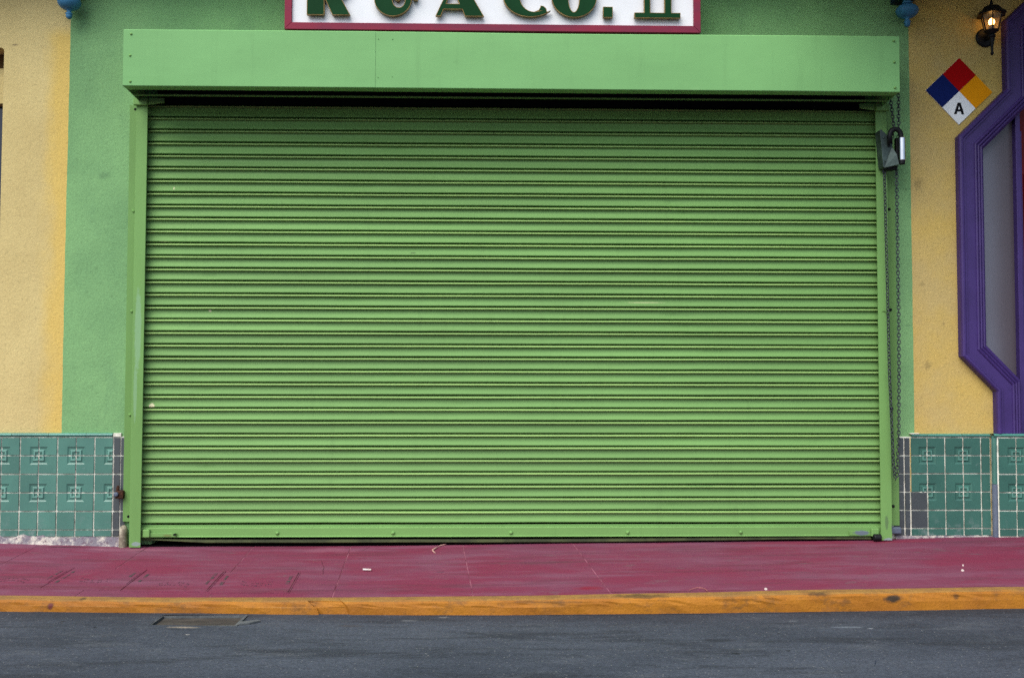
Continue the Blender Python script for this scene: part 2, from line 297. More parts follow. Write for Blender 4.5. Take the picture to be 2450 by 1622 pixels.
def place(name, me, parent=None, bevel=0, seg=2, loc=None):
    o = bpy.data.objects.new(name, me); COL.objects.link(o)
    if parent:
        o.parent = parent; o.matrix_parent_inverse = Matrix.Translation(-ROOT(parent))
    if loc: o.location = loc
    if bevel:
        b = o.modifiers.new('bevel', 'BEVEL'); b.width = bevel; b.segments = seg; b.limit_method = 'ANGLE'; b.angle_limit = math.radians(35)
        b.harden_normals = False
    return o
def ROOT(p):
    v = Vector(p.location)
    while p.parent: p = p.parent; v = v*0
    return v
def tag(o, label, cat, group=None):
    o['label'] = label; o['category'] = cat
    if group: o['group'] = group
    return o
def thing(name, loc, label, cat, group=None):
    o = bpy.data.objects.new(name, None); COL.objects.link(o); o.location = loc; o.empty_display_size = .05
    return tag(o, label, cat, group)
def struct(o): o['kind'] = 'structure'; return o
def stuff(o): o['kind'] = 'stuff'; return o
def lerp(tab, x):
    if x <= tab[0][0]: return tab[0][1]
    for (a, va), (b, vb) in zip(tab, tab[1:]):
        if x <= b:
            k = (x-a)/(b-a); k = k*k*(3-2*k)*.5+k*.5; return va+(vb-va)*k
    return tab[-1][1]
def nz(x, y=0, z=0): return mnoise.noise(Vector((x, y, z)))

# ------------------------------------------------------------------ ground: road, kerb, sidewalk
ZW = [(-3.01, .015), (-2.65, .004), (-2.3, -.009), (-.86, -.007), (.55, .010), (2.1, .022), (2.56, .036), (3.07, .042)]   # sidewalk against the wall
ZK = [(-2.40, -.029), (-1.63, -.041), (-.77, -.043), (-.04, -.039), (.70, -.028), (1.48, -.014), (2.38, -.004)]           # sidewalk at the kerb
ZR = [(-2.35, -.081), (-1.60, -.091), (-.75, -.103), (-.04, -.106), (.68, -.102), (1.45, -.095), (2.33, -.084)]           # road at the kerb
KB, KF = -1.27, -1.352     # back and front of the kerb
def zs(x, y):
    k = min(max(y/KB, 0), 1); return lerp(ZW, x)*(1-k)+lerp(ZK, x)*k
def zr(x, y):
    d = KF-y; k = min(max(d/.9, 0), 1)
    return lerp(ZR, x)*(1-k)+(-.098)*k+.004*nz(x*2.1, y*2.1)*min(1, max(0, d)/.1) - .004*math.exp(-((d-.12)/.08)**2)
CX0, CX1, CY0, CY1 = -1.612, -1.236, -1.578, -1.395
xs = sorted(set([-60, -25, -10, -6, -4.5]+[round(-3.6+.12*i, 3) for i in range(61)]+[4.5, 6, 10, 25, 60, CX0, CX1]))
ys = sorted(set([-60, -25, -12, -7, -5]+[round(-4+.12*i, 3) for i in range(22)]+[-1.352, -1.34, CY0, CY1, -1.45, -1.66]))
mb = MB(); mb.v = [(x, y, zr(x, y)) for y in ys for x in xs]; nx_ = len(xs)
for j in range(len(ys)-1):
    for i in range(nx_-1):
        if CX0-1e-4 <= xs[i] < CX1-1e-4 and CY0-1e-4 <= ys[j] < CY1-1e-4: continue
        mb.f.append((j*nx_+i, j*nx_+i+1, (j+1)*nx_+i+1, (j+1)*nx_+i))
road = struct(mb.build('road', 'asphalt', smooth=True))

cov = thing('utility_cover', ((CX0+CX1)/2, (CY0+CY1)/2, -.10), 'small rectangular iron cover sunk in the asphalt near the kerb', 'utility cover')
zc = zr(-1.42, -1.48)-.002
mb = MB(); mb.box(CX0+.008, CX1-.012, CY0+.006, CY1-.006, zc-.02, zc-.004); mb.build('lid', 'cover', cov, bevel=.004)
mb = MB()
for a, b, c, d in ((CX0-.004, CX0+.005, CY0-.004, CY1+.004), (CX1-.008, CX1+.004, CY0-.004, CY1+.004)): mb.box(a, b, c, d, zc-.05, zc+.006)
for a, b, c, d in ((CX0+.0055, CX1-.0085, CY0-.004, CY0+.004), (CX0+.0055, CX1-.0085, CY1-.004, CY1+.004)): mb.box(a, b, c, d, zc-.05, zc+.004)
mb.build('rim', 'cover_rim', cov)
mb = MB().box(CX0+.006, CX1-.009, CY0+.0045, CY1-.0045, zc-.06, zc-.03); mb.build('pit', 'dark', cov)
mb = MB()    # broken cement lip at the right end of the cover
pp = [(CX1+.006, CY0+.005), (CX1+.05, CY0+.03), (CX1+.085, CY0+.085), (CX1+.065, CY0+.09), (CX1+.02, CY0+.06), (CX1+.006, CY0+.05)]
mb.add([(x, y, zr(x, y)-.01) for x, y in pp]+[(x, y, zr(x, y)+.010+.003*nz(x*60, y*60)) for x, y in pp], [tuple(range(6, 12)), (0, 5, 4, 3, 2, 1)]+[(i, (i+1) % 6, (i+1) % 6+6, i+6) for i in range(6)])
mb.build('broken_lip', 'cover_rim', cov, bevel=.003)

kerb = struct(MB().box(-60, 60, KF+.02, KB-.003, -.3, -.13).build('kerb', 'kerb'))
CR = [(-40, -6), (-6, -3.4), (-3.4, -.955), (-.955, -.80), (-.80, 1.975), (1.975, 4.4), (4.4, 40)]
for a, b in CR:
    n = max(6, int((b-a)/.05)) if b-a < 4 else 6
    prof = [(KB, 0, 0), (KB-.03, 0, 0), (KB-.062, 0, -.001), (KB-.074, 0, -.005), (KF+.002, 0, -.014), (KF-.001, 0, -.026), (KF-.004, .5, 0), (KF-.006, 1, .0), (KF-.006, 1, -.06)]
    vs_ = []
    g = .0005 if b-a < 4 else 0
    for i in range(n+1):
        x0_ = a+g+(b-a-2*g)*i/n; x = x0_
        zt, zb = lerp(ZK, x)+.001, lerp(ZR, x)-.002
        small = b-a < .3
        for q, (y, k, dz) in enumerate(prof):
            z = zt*(1-k)+zb*k+dz
            wob = 0 if q == 0 else .0055*nz(x*4.5, q*.35)+.0035*nz(x*17, q*1.1)
            dent = 0
            if small and q >= 3: dent = .010+.010*abs(nz(x*30, q))     # a broken, re-patched length
            vs_.append((x+(.012*(q-4)*(1 if abs(x+.8) < .3 else .35) if abs(x) < 3 else 0)+.003*nz(x*3, q*2.1), y+wob*(1 if q > 3 else .4)+dent, z+(.004*nz(x*6, q*.5+9)+.002*nz(x*23, q) if q in (2, 3, 4, 5) else 0)-(.003 if small and 2 <= q < 6 else 0)))
    m_ = len(prof)
    mb = MB().add(vs_, [(i*m_+j, i*m_+j+1, (i+1)*m_+j+1, (i+1)*m_+j) for i in range(n) for j in range(m_-1)]+[tuple(range(m_)), tuple(range(n*m_+m_-1, n*m_-1, -1))])
    mb.build('kerb_stone', 'kerb', kerb, smooth=False)

LEAN = .066
def jx(x0, y): return x0-LEAN*y
swv = []; gx = [-60, -20, -8]+[-4+.25*i for i in range(33)]+[8, 20, 60]; gy = [1.2, .3, 0, -.4, -.8, KB+.002]
mb = MB(); mb.v = [(x, y, zs(x, y)-.0055-(.0 if y <= 0 else .01)) for y in gy for x in gx]
for j in range(len(gy)-1):
    for i in range(len(gx)-1): mb.f.append((j*len(gx)+i, j*len(gx)+i+1, (j+1)*len(gx)+i+1, (j+1)*len(gx)+i))
side = struct(mb.build('sidewalk', 'red_pale', smooth=True))
J = [-30, -5.2, -4.6, -4.0, -3.38, -2.76, -2.14, -1.527, -.957, -.302, .345, 3.6, 5.2, 30]
for a, b in zip(J, J[1:]):
    big = b-a > 3
    n = 26 if big else 12; n2 = 16; g = .003
    drop = -.0015 if abs(a-.345) < .01 else (.001*nz(a*9))
    vs_ = []
    for j in range(n2+1):
        y = .0+(KB+.0015)*j/n2
        for i in range(n+1):
            x = jx(a+g+(b-a-2*g)*i/n, y)
            e = 0
            vs_.append((x, y, zs(x, y)+drop+e+.0012*nz(x*3.1, y*3.1, 4)*(1 if j < n2 else 0)))
    k = len(vs_); N1 = n+1
    fs = [(j*N1+i, j*N1+i+1, (j+1)*N1+i+1, (j+1)*N1+i) for j in range(n2) for i in range(n)]
    for i_ in (0, n):
        base = len(vs_)
        for j in range(n2+1): v = vs_[j*N1+i_]; vs_ += [v, (v[0], v[1], v[2]-.012)]
        fs += [(base+2*j, base+2*j+2, base+2*j+3, base+2*j+1) for j in range(n2)]
    MB().add(vs_, fs).build('paving_slab', 'red', side, smooth=True)

for x0 in J[1:-1]:
    vs_ = []
    for j in range(17):
        y = (KB+.0015)*j/16
        for dx in (-.0055, .0055):
            x = jx(x0+dx, y); vs_.append((x, y, zs(x, y)+.0012*nz(x*3.1, y*3.1, 4)-.0016))
    MB().add(vs_, [(2*j, 2*j+1, 2*j+3, 2*j+2) for j in range(16)]).build('joint_filler', 'red_pale', side, smooth=True)

def crack(pts, zf, wd, parent, mat):
    P_ = []
    for (xa, ya), (xb, yb) in zip(pts, pts[1:]):
        for k in range(6): P_.append((xa+(xb-xa)*k/6+.006*nz(xa*50+k, ya*9), ya+(yb-ya)*k/6+.006*nz(ya*50+k, 7)))
    vs_ = []
    for i, (x, y) in enumerate(P_):
        w_ = wd*(.4+.9*abs(nz(i*.7, x)))*(1 if 0 < i < len(P_)-1 else .1)
        vs_ += [(x-w_, y-w_, zf(x, y)+.0022), (x+w_, y+w_, zf(x, y)+.0022)]
    MB().add(vs_, [(2*i, 2*i+1, 2*i+3, 2*i+2) for i in range(len(P_)-1)]).build('crack', mat, parent)
crack([(-.84, -.06), (-.87, -.18), (-.96, -.26), (-1.05, -.30)], zs, .0022, side, 'red_dark')
crack([(-1.06, -.45), (-1.02, -.62), (-.99, -.83)], zs, .0016, side, 'red_dark')
crack([(-2.66, -.05), (-2.45, -.09), (-2.2, -.11), (-1.9, -.09)], zs, .0025, side, 'red_dark')
crack([(.38, -1.235), (.62, -1.245), (.9, -1.245), (1.15, -1.25)], zs, .0028, side, 'red_dark')
crack([(1.22, -2.32), (1.30, -2.22), (1.33, -2.16), (1.40, -2.10)], zr, .003, road, 'bracket_dark')
crack([(-.55, -1.37), (-.2, -1.375), (.3, -1.372), (.8, -1.374), (1.3, -1.37), (1.9, -1.373)], zr, .003, road, 'bracket_dark')

# painted-over vault lids let into the sidewalk
lid_lines = [-2.755, -2.352, -1.965, -1.550, -1.160]
lid_names = ['painted-over lid in the pink pavement at the picture\'s left edge, first of the row', 'painted-over pavement lid with dark worn slots, second of the row from the left', 'painted-over pavement lid just left of the long joint line, third of the row', 'painted-over pavement lid with open dark slit at its right end, rightmost of the row']
for q, (a, b) in enumerate(zip(lid_lines, lid_lines[1:])):
    yt, yb = -.64-.035*q, -1.115-.025*q
    def P(s_, t_, dz=0):
        y = yt+(yb-yt)*t_; x = jx(a+.006+(b-a-.012)*s_, y); return (x, y, zs(x, y)+.0035+dz)
    lid = thing('vault_lid', P(.5, .5), lid_names[q], 'pavement lid', 'row of pavement lids by the kerb')
    ss = [0, .25, .5, .75, 1]; vs_ = [P(s_, t_, 0 if 0 < s_ < 1 and 0 < t_ < 1 else -.001) for t_ in ss for s_ in ss]
    vs_ += [P(s_, t_, -.012) for s_, t_ in ((0, 0), (1, 0), (1, 1), (0, 1))]
    fs = [(j*5+i, j*5+i+1, (j+1)*5+i+1, (j+1)*5+i) for j in range(4) for i in range(4)]
    fs += [(0, 1, 2, 3, 4, 26, 25), (4, 9, 14, 19, 24, 27, 26), (24, 23, 22, 21, 20, 28, 27), (20, 15, 10, 5, 0, 25, 28)]
    MB().add(vs_, fs).build('plate', 'red', lid)
    def strip(s0, s1, t0, t1, dz, nm, mt):
        v = [P(s0, t0, dz), P(s1, t0, dz), P(s1, t1, dz), P(s0, t1, dz)]
        v += [(x, y, z-.003) for x, y, z in v]
        MB().add(v, [(0, 1, 2, 3), (7, 6, 5, 4), (0, 4, 5, 1), (1, 5, 6, 2), (2, 6, 7, 3), (3, 7, 4, 0)]).build(nm, mt, lid, bevel=.0008)
    rg = random.Random(q+3)
    for s0 in (.035, .88):
        t_ = .12+rg.random()*.1
        while t_ < .62:
            l_ = .07+rg.random()*.16
            if rg.random() < .85: strip(s0+rg.random()*.015, s0+.035+rg.random()*.02, t_, t_+l_, .0008, 'lifting_slot', 'worn_green')
            t_ += l_+.04+rg.random()*.08
    if q in (2, 3): strip(.974, .984, .02, .98, .0006, 'slit', 'red_dark')
    else: strip(.976, .982, .2, .75, .0006, 'slit', 'worn_mark')
    mb = MB()                                             # worn cast-in marks, no longer legible
    for k in range(15):
        s_ = .30+.028*k+rg.random()*.008; t_ = .55+.10*((k-7)/7)**2*(-1 if q % 2 else 1)
        for row in range(2):
            if rg.random() < .25: continue
            tt = t_+row*.11+rg.random()*.02; dt = .03+rg.random()*.03
            v = [P(s_, tt, .0008), P(s_+.012, tt, .0008), P(s_+.012, tt+dt, .0008), P(s_, tt+dt, .0008)]
            v += [(x, y, z-.002) for x, y, z in v]
            mb.add(v, [(0, 1, 2, 3), (0, 4, 5, 1), (1, 5, 6, 2), (2, 6, 7, 3), (3, 7, 4, 0)])
    stuff(mb.build('cast_marks', 'worn_mark', lid))

# ------------------------------------------------------------------ walls
def bl(z): return -2.664-.004*math.sin(z*1.3)+.0031*nz(z*9)+.0012*nz(z*31)
def br(z): return 2.411+.0025*nz(z*8, 3)+.0015*nz(z*29, 5)
zz = [.0+.06*i for i in range(59)]+[3.6]
ZT = 3.6
left_edge = [(bl(z), z) for z in zz]; right_edge = [(br(z), z) for z in zz]
poly = left_edge[::-1]+[(-2.13, 0), (-2.13, 2.74), (2.13, 2.74), (2.13, 0)]+right_edge
tag(MB().prism(poly[::1], 0, .25).build('stucco_wall', 'green_wall'), 'rough green stucco wall around and above the roller shutter', 'wall')
c = []
for k in range(7):
    a_ = math.pi/2*k/6; c.append((-3.052-.02+.02*math.sin(a_), 2.947-.02+.02*math.cos(a_)))
poly = [(-9, 0)]+left_edge+[(-9, ZT), (-9, 2.0), (-4.2, 2.0), (-4.2, 2.947)]+c+[(-3.056, .9), (-4.2, .9), (-4.2, 1.99), (-9, 1.99)]
tag(MB().prism(poly, 0, .25).build('stucco_wall', 'yellow_left'), 'pale beige stucco wall left of the green one, brighter yellow along its edge', 'wall')
FP = [(2.890, .652), (2.890, .902), (2.685, 1.112), (2.685, 2.442), (2.982, 2.733), (2.982, 3.157), (3.216, 3.372)]     # outer edge of the purple frame
AX = 3.95
FULL = FP+[(2*AX-x, z) for x, z in FP[::-1]]
def offset(path, d):
    out = []
    for i, p in enumerate(path):
        p = Vector(p)
        n1 = n2 = None
        if i > 0: t1 = (p-Vector(path[i-1])).normalized(); n1 = Vector((t1.y, -t1.x))
        if i < len(path)-1: t2 = (Vector(path[i+1])-p).normalized(); n2 = Vector((t2.y, -t2.x))
        n1 = n1 or n2; n2 = n2 or n1
        out.append(p+(n1+n2)/(1+n1.dot(n2))*d)
    return [(v.x, v.y) for v in out]
hole = offset(FULL, .08)
poly = right_edge[::-1]+[(hole[0][0], 0)]+hole+[(hole[-1][0], 0), (11, 0), (11, ZT)]
tag(MB().prism(poly, 0, .25).build('stucco_wall', 'yellow_right'), 'mottled yellow stucco wall between the green wall and the purple doorway', 'wall')

# dark shop behind the shutter, and the storey above
mb = MB(); mb.box(-2.6, 2.6, 1.15, 1.2, -.1, 2.8); mb.box(-2.6, -2.55, .26, 1.14, -.1, 2.8); mb.box(2.55, 2.6, .26, 1.14, -.1, 2.8); mb.box(-2.54, 2.54, .26, 1.14, 2.76, 2.8)
struct(mb.build('interior_walls', 'dark'))
mb = MB(); mb.box(-9, 1.60, -.36, .25, 3.615, 3.8); mb.box(-9, 1.60, -.42, -.365, 3.52, 3.9) 
tag(mb.build('bay_soffit', 'soffit', bevel=.004), 'underside of the upper storey projecting over the green shop wall', 'overhang')
mb = MB(); mb.box(1.605, 11, -1.45, .25, 3.615, 3.8); mb.box(1.605, 11, -1.52, -1.455, 3.48, 3.9)  # out-of-view canopy, added and deepened to darken the upper right wall
tag(mb.build('added_canopy', 'soffit', bevel=.004), 'unseen canopy added to shade the yellow wall and purple doorway', 'canopy')

# window at the far left
win = thing('window', (-3.6, .1, .9), 'dark window in a deep recess at the left picture edge', 'window')
MB().box(-4.19, -3.054, .13, .2, 2.86, 2.945).build('head', 'brown', win)
MB().box(-4.19, -3.054, .11, .2, 2.64, 2.855).build('transom', 'yellow_left', win)
MB().box(-4.17, -3.075, .17, .18, .93, 2.635).build('pane', 'navy_glass', win)
mb = MB()
for a, b in ((-4.19, -4.172), (-3.073, -3.058)): mb.box(a, b, .14, .2, .91, 2.635)
mb.build('jamb', 'bracket_dark', win)

# ------------------------------------------------------------------ tiled dados
TP = .1085; TS = .1022; TH = .0145; TG = .0063
def tile_mesh(kind, wd=TS, hg=TS):
    """tile with its lower-left front corner at the origin, front towards -y"""
    mb = MB(); b = .0012
    if kind == 'plain':
        mb.add([(0, 0, 0), (wd, 0, 0), (wd, 0, hg), (0, 0, hg), (b, -TH, b), (wd-b, -TH, b), (wd-b, -TH, hg-b), (b, -TH, hg-b)],
               [(4, 5, 6, 7), (0, 1, 5, 4), (1, 2, 6, 5), (2, 3, 7, 6), (3, 0, 4, 7)])
        return mb
    # quarter of the pressed square motif, centred on one corner of the tile
    prof = [(0, 0), (.004, 0), (.0075, -.0045), (.0135, -.0045), (.0185, .0012), (.0265, .0012), (.0325, -.0048), (.0405, -.0048), (.0485, 0)]
    vs_ = []
    for d, h in prof: vs_ += [(d, -TH-h, 0), (d, -TH-h, d), (0, -TH-h, d)]
    fs = [(3*i+a, 3*i+a+1, 3*i+a+4, 3*i+a+3) for i in range(len(prof)-1) for a in (0, 1)]
    k = 3*(len(prof)-1); e = len(vs_)
    vs_ += [(wd-b, -TH, 0), (wd-b, -TH, hg-b), (0, -TH, hg-b), (wd, 0, 0), (wd, 0, hg), (0, 0, hg)]
    fs += [(k, e, e+1, k+1), (k+1, e+1, e+2, k+2), (e, e+3, e+4, e+1), (e+1, e+4, e+5, e+2)]
    mb.add(vs_, fs)
    fx, fz = kind
    mb.v = [((wd-x if fx else x), y, (hg-z if fz else z)) for x, y, z in mb.v]
    return mb
CACHE = {}
def tile(parent, x, z, kind, mat, wd=TS, hg=TS, y=0):
    key = (kind, round(wd, 4), round(hg, 4), mat)
    o_loc = (x+random.uniform(-.0005, .0005), y+random.uniform(-.0008, .0004), z+random.uniform(-.0005, .0005))
    if key not in CACHE:
        me = tile_mesh(kind, wd, hg).mesh('tile'); CACHE[key] = me
        o = link('tile', me, mat, parent); o.location = o_loc
        if kind != 'plain':
            me.materials.append(MAT[mat+'_ridge'])
            for pg in me.polygons:
                cx_ = wd-pg.center.x if kind[0] else pg.center.x; cz_ = hg-pg.center.z if kind[1] else pg.center.z
                d_ = max(cx_, cz_)
                if pg.center.y < -TH*.9 and (.018 < d_ < .027 or d_ < .0042): pg.material_index = 1
    else: o = place('tile', CACHE[key], parent, loc=o_loc)
    o.rotation_euler = (random.uniform(-.006, .006), 0, random.uniform(-.006, .006))
ROWS = [.5195, .411, .3025, .194, .0855]
def kind_at(i_par, r_): return 'plain' if r_ > 3 else ((i_par == 0), (r_ % 2 == 1))
def dado(parent, joints, par0, mat, zlow, y=0, skip=()):
    for i, x in enumerate(joints[:-1]):
        wd = joints[i+1]-x-TG
        full = wd > .09
        for r_, z in enumerate(ROWS):
            if (i, r_) in skip: continue
            # motif sits on every second joint: on the tile's right edge or on its left edge
            par = (i+par0) % 2
            k = kind_at(par, r_) if full else 'plain'
            if k != 'plain': k = (par == 0, r_ % 2 == 1) if False else ((par == 0), (r_ % 2 == 1))
            tile(parent, x+.0031, z+.0031, k, mat, wd, TS, y)
        tile(parent, x+.0031, zlow+.002, 'plain', mat, wd, .0855-zlow-.004, y)
# left of the shutter
dl = thing('tiled_dado', (-2.8, 0, 0), 'green glazed tile dado with white grout, left of the shutter', 'tile dado', 'tiled dados along the wall foot')
JL = [-2.356-.0017-TP*k for k in range(13)][::-1]
MB().box(JL[0], -2.285, -.0075, .01, .02, .632).build('grout_bed', 'grout', dl)
dado(dl, JL, 1, 'tile', .046)
for r_, z in enumerate(ROWS+[.046]):
    h_ = TS if r_ < 5 else .0355
    tile(dl, -2.354, z+.0031, 'plain', 'tile_grey', .037, h_); tile(dl, -2.3125, z+.0031, 'plain', 'tile_grey', .026, h_)
for k in range(7):
    a, b = -3.60+k*.217, -3.60+(k+1)*.217-.002
    b = min(b, -2.362)
    if b > a: MB().extrude_x([(.0, .630), (-.014, .631), (-.021, .637), (-.021, .644), (-.014, .650), (0, .652)], a, b).build('cap_tile', 'cap', dl, smooth=True)
MB().box(-2.360, -2.312, -.016, 0, .630, .652).build('mortar_lump', 'grout', dl, bevel=.004)
mb = MB(); n = 60; vs_ = []
for i in range(n+1):
    x = -3.66+(1.36)*i/n
    zt = .046+.010*nz(x*13)+.006*nz(x*41)+(.012 if -2.9 < x < -2.75 or x < -2.98 else 0)
    vs_ += [(x, -.006, zt), (x, -.017-.004*nz(x*22), zt-.004), (x, -.03-.008*abs(nz(x*9, 2)), zs(x, 0)+.012), (x, -.045-.012*abs(nz(x*15, 4)), zs(x, -.04)-.004)]
mb.add(vs_, [(i*4+j, i*4+j+1, i*4+j+5, i*4+j+4) for i in range(n) for j in range(3)])
mb.build('mortar_skirt', 'mortar', dl)
# right of the shutter
dr = thing('tiled_dado', (2.6, 0, 0), 'darker green tile dado with two plain grey patch tiles, right of the shutter', 'tile dado', 'tiled dados along the wall foot')
JR = [2.3775, 2.4795, 2.588, 2.6965, 2.805, 2.862]
MB().box(2.255, 2.864, -.0075, .01, .02, .632).build('grout_bed', 'grout', dr)
dado(dr, JR, 0, 'tile_dark', .042, skip={(0, 3), (0, 4)})
for r_ in (3, 4): tile(dr, JR[0]+.0031, ROWS[r_]+.0031, 'plain', 'tile_grey', JR[1]-JR[0]-TG, TS)
for r_, z in enumerate(ROWS+[.042]):
    h_ = TS if r_ < 5 else .039
    tile(dr, 2.3435, z+.0031, 'plain', 'tile_grey', .029, h_); tile(dr, 2.275, z+.0031, 'plain', 'tile_grey', .062, h_)
mb = MB(); vs_ = []
for i in range(25):
    z = .302+.325*i/24; x1 = 2.3815+.004*nz(z*40)+.003*nz(z*90); vs_ += [(2.3752, -.0128, z), (x1, -.0136, z)]
mb.add(vs_, [(2*i, 2*i+1, 2*i+3, 2*i+2) for i in range(24)]); mb.build('paint_edge', 'yellow_edge', dr)
for a, b in ((2.385, 2.478), (2.480, 2.69), (2.692, 2.862)):
    MB().extrude_x([(.0, .630), (-.014, .631), (-.021, .636), (-.021, .641), (-.014, .647), (0, .649)], a, b).build('cap_tile', 'cap', dr, smooth=True)
MB().box(2.376, 2.43, -.024, 0, .6475, .653).build('mortar_lump', 'grout', dr, bevel=.002)
mb = MB(); vs_ = []; n = 40
for i in range(n+1):
    x = 2.28+.60*i/n; zt = .046+.006*nz(x*19)+.005*nz(x*55)
    vs_ += [(x, -.006, zt), (x, -.016, zt-.003), (x, -.024-.006*abs(nz(x*14)), zs(x, 0)-.003)]
mb.add(vs_, [(i*3+j, i*3+j+1, i*3+j+4, i*3+j+3) for i in range(n) for j in range(2)]); mb.build('mortar_skirt', 'mortar', dr)
# plinth under the purple jamb
pl = thing('tiled_plinth', (3.0, -.03, 0), 'projecting green tiled plinth under the purple door jamb', 'plinth')
PY = -.035
MB().box(2.872, 3.06, PY-.0075, -.001, .0, .632).build('grout_bed', 'grout', pl)
JP = [2.893, 3.000, 3.056]
for i in range(2):
    wd = JP[i+1]-JP[i]-TG
    for r_, z in enumerate(ROWS):
        k = ((i == 0), (r_ % 2 == 1)) if r_ < 4 else 'plain'
        tile(pl, JP[i]+.0031, z+.0031, k, 'tile_dark', max(wd, .056), TS, PY)
    tile(pl, JP[i]+.0031, .044, 'plain', 'tile_dark', wd, .040, PY)
MB().lathe([(.0155, .352), (.0155, .640)], (2.878, -.031, 0), 14).build('corner_trim', 'tile', pl, smooth=False)
o = MB().lathe([(.0165, .02), (.0165, .350)], (2.878, -.031, 0), 14).build('corner_trim', 'grey_paint', pl); o['label'] = 'blue-grey painted lower length of the corner'
MB().extrude_x([(-.001, .634), (PY-.014, .634), (PY-.022, .638), (PY-.022, .645), (PY-.014, .651), (-.001, .651)], 2.866, 3.07).build('cap_tile', 'cap', pl, smooth=True)

# ------------------------------------------------------------------ purple doorway
dw = thing('doorway', (AX, 0, 0), 'purple moulded doorway frame with angled shoulders and grey sidelight', 'doorway')
prof = [(0, 0), (0, -.040), (.004, -.052), (.012, -.058), (.022, -.057), (.028, -.050), (.030, -.046), (.040, -.046), (.044, -.036), (.098, -.036), (.101, -.042), (.108, -.046), (.115, -.042), (.118, -.032), (.122, -.038), (.128, -.041), (.134, -.037), (.137, -.027), (.141, -.032), (.147, -.035), (.153, -.031), (.158, -.018), (.166, -.012), (.166, .10)]
rails = [offset(FULL, d) for d, _ in prof]; n = len(FULL); k = len(prof); vs_ = []
for i in range(n):
    for j, (d, y) in enumerate(prof): vs_.append((rails[j][i][0], y, rails[j][i][1]))
MB().add(vs_, [(i*k+j, i*k+j+1, (i+1)*k+j+1, (i+1)*k+j) for i in range(n-1) for j in range(k-1)]+[tuple(range(k)), tuple(range((n-1)*k, n*k))]).build('moulding', 'purple', dw)
MB().box(2.78, 3.080, .072, .078, .70, 2.72).build('sidelight_pane', 'sidelight', dw)
MB().box(3.076, 3.106, .03, .10, .62, 2.62).build('mullion', 'purple', dw, bevel=.003)
MB().box(3.114, 3.124, .05, .10, .62, 2.50).build('mullion', 'purple', dw, bevel=.002)
MB().box(3.127, 2*AX-3.127, .12, .16, .02, 3.30).build('door', 'red_door', dw)
MB().box(2.95, 3.05, -.0, .10, .02, .64).build('jamb_base', 'purple', dw)
MB().box(2.79, 3.075, .10, .118, .70, 2.72).build('backing', 'dark', dw)
mb = MB()
for a, b in ((3.17, AX-.02), (AX+.02, 2*AX-3.17)): mb.box(a, b, .108, .119, .7, 2.25)
mb.build('door_glass', 'navy_glass', dw)

# ------------------------------------------------------------------ roller shutter
sh = thing('roller_shutter', (0, -.05, 0), 'closed green roller shutter with slats, side rails and box hood', 'roller shutter')
PITCHS, Z0 = .07508, .125
def slat_mesh(seed):
    prof = [(-12, 0.5), (-12, 2.4), (9.5, 3.4), (13.2, 5.0), (14.6, 8.0), (13.4, 12), (10.0, 19), (5.8, 26), (2.2, 34), (-.4, 43), (-1.6, 51), (-1.8, 57.2), (9.0, 57.8), (17.2, 58.6), (18.8, 60.0), (18.2, 62.2), (15.6, 65.2), (10.5, 68.4), (6.0, 70.0), (-11, 70.9), (-12, 74)]
    P_ = [(-.028-o_/1000, z/1000) for o_, z in prof]
    dents = [(random.uniform(-2, 2), random.uniform(.006, .05), random.uniform(.03, .09), random.uniform(.0015, .004)) for _ in range(3)]
    def fn(x, y, z):
        d = sum(a_*math.exp(-((x-cx_)/w_)**2-((z-cz_)/.014)**2) for cx_, cz_, w_, a_ in dents)
        return (d+.0016*nz(x*1.4, seed*7.1)+.0009*nz(x*5, seed*3.3, z*20), .0011*nz(x*1.1, seed*5.7)+.0005*nz(x*4, seed))
    return MB().extrude_x(P_, -2.20, 2.20, 56, fn)
SM = []
for k in range(33):
    zk = Z0+k*PITCHS
    if k < 9:
        me = slat_mesh(k).mesh('slat'); SM.append(me); o = link('slat', me, 'slat', sh)
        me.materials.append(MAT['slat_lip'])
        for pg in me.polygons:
            if .0583 < pg.center.z < .0700 and pg.center.y < -.040: pg.material_index = 1      # highlight along the rolled lip, painted as a lighter colour
    else: o = place('slat', SM[(k*4) % 9], sh)
    o.location = (random.uniform(-.004, .004), random.uniform(-.0012, .0012), zk+random.uniform(-.0006, .0006))
    if k % 2: o.rotation_euler = (0, random.uniform(-.0003, .0003), 0)
# bottom bar
bar = MB().extrude_x([(-.030, .118), (-.032, .106), (-.052, .104), (-.054, .100), (-.054, .056), (-.056, .053), (-.061, .051), (-.061, .049), (-.030, .048)], -2.195, 2.195, 10, lambda x, y, z: (.0008*nz(x*2), .0012*nz(x*1.3, 4))).build('bottom_bar', 'bar', sh)
for x in (-1.383, -.708, -.016, .672, 1.342):
    MB().lathe([(.011, 0), (.011, -.004), (.007, -.009), (.002, -.0105)], (x, -.054, .072), 12, 'y').build('bolt', 'bar', bar, smooth=True)
mb = MB().box(-2.155, -1.965, -.064, -.056, .052, .074); mb.build('slide_bolt', 'bar', bar, bevel=.002)
MB().box(-2.158, -2.118, -.076, -.055, .050, .096).build('bolt_keeper', 'bar', bar, bevel=.005)
MB().lathe([(.006, 0), (.006, -.03)], (-1.972, -.06, .068), 10, 'y').build('bolt_knob', 'black', bar)
MB().box(1.985, 2.115, -.063, -.056, .052, .080).build('slide_bolt', 'bar', bar, bevel=.002)
MB().box(2.112, 2.158, -.080, -.055, .048, .096).build('bolt_keeper', 'bar', bar, bevel=.006)
MB().lathe([(.019, -.022), (.021, -.016), (.021, .016), (.019, .022)], (2.142, -.088, .044), 18, 'x').build('foot_roller', 'black', bar, bevel=.002)
mb = MB(); n = 60; vs_ = []
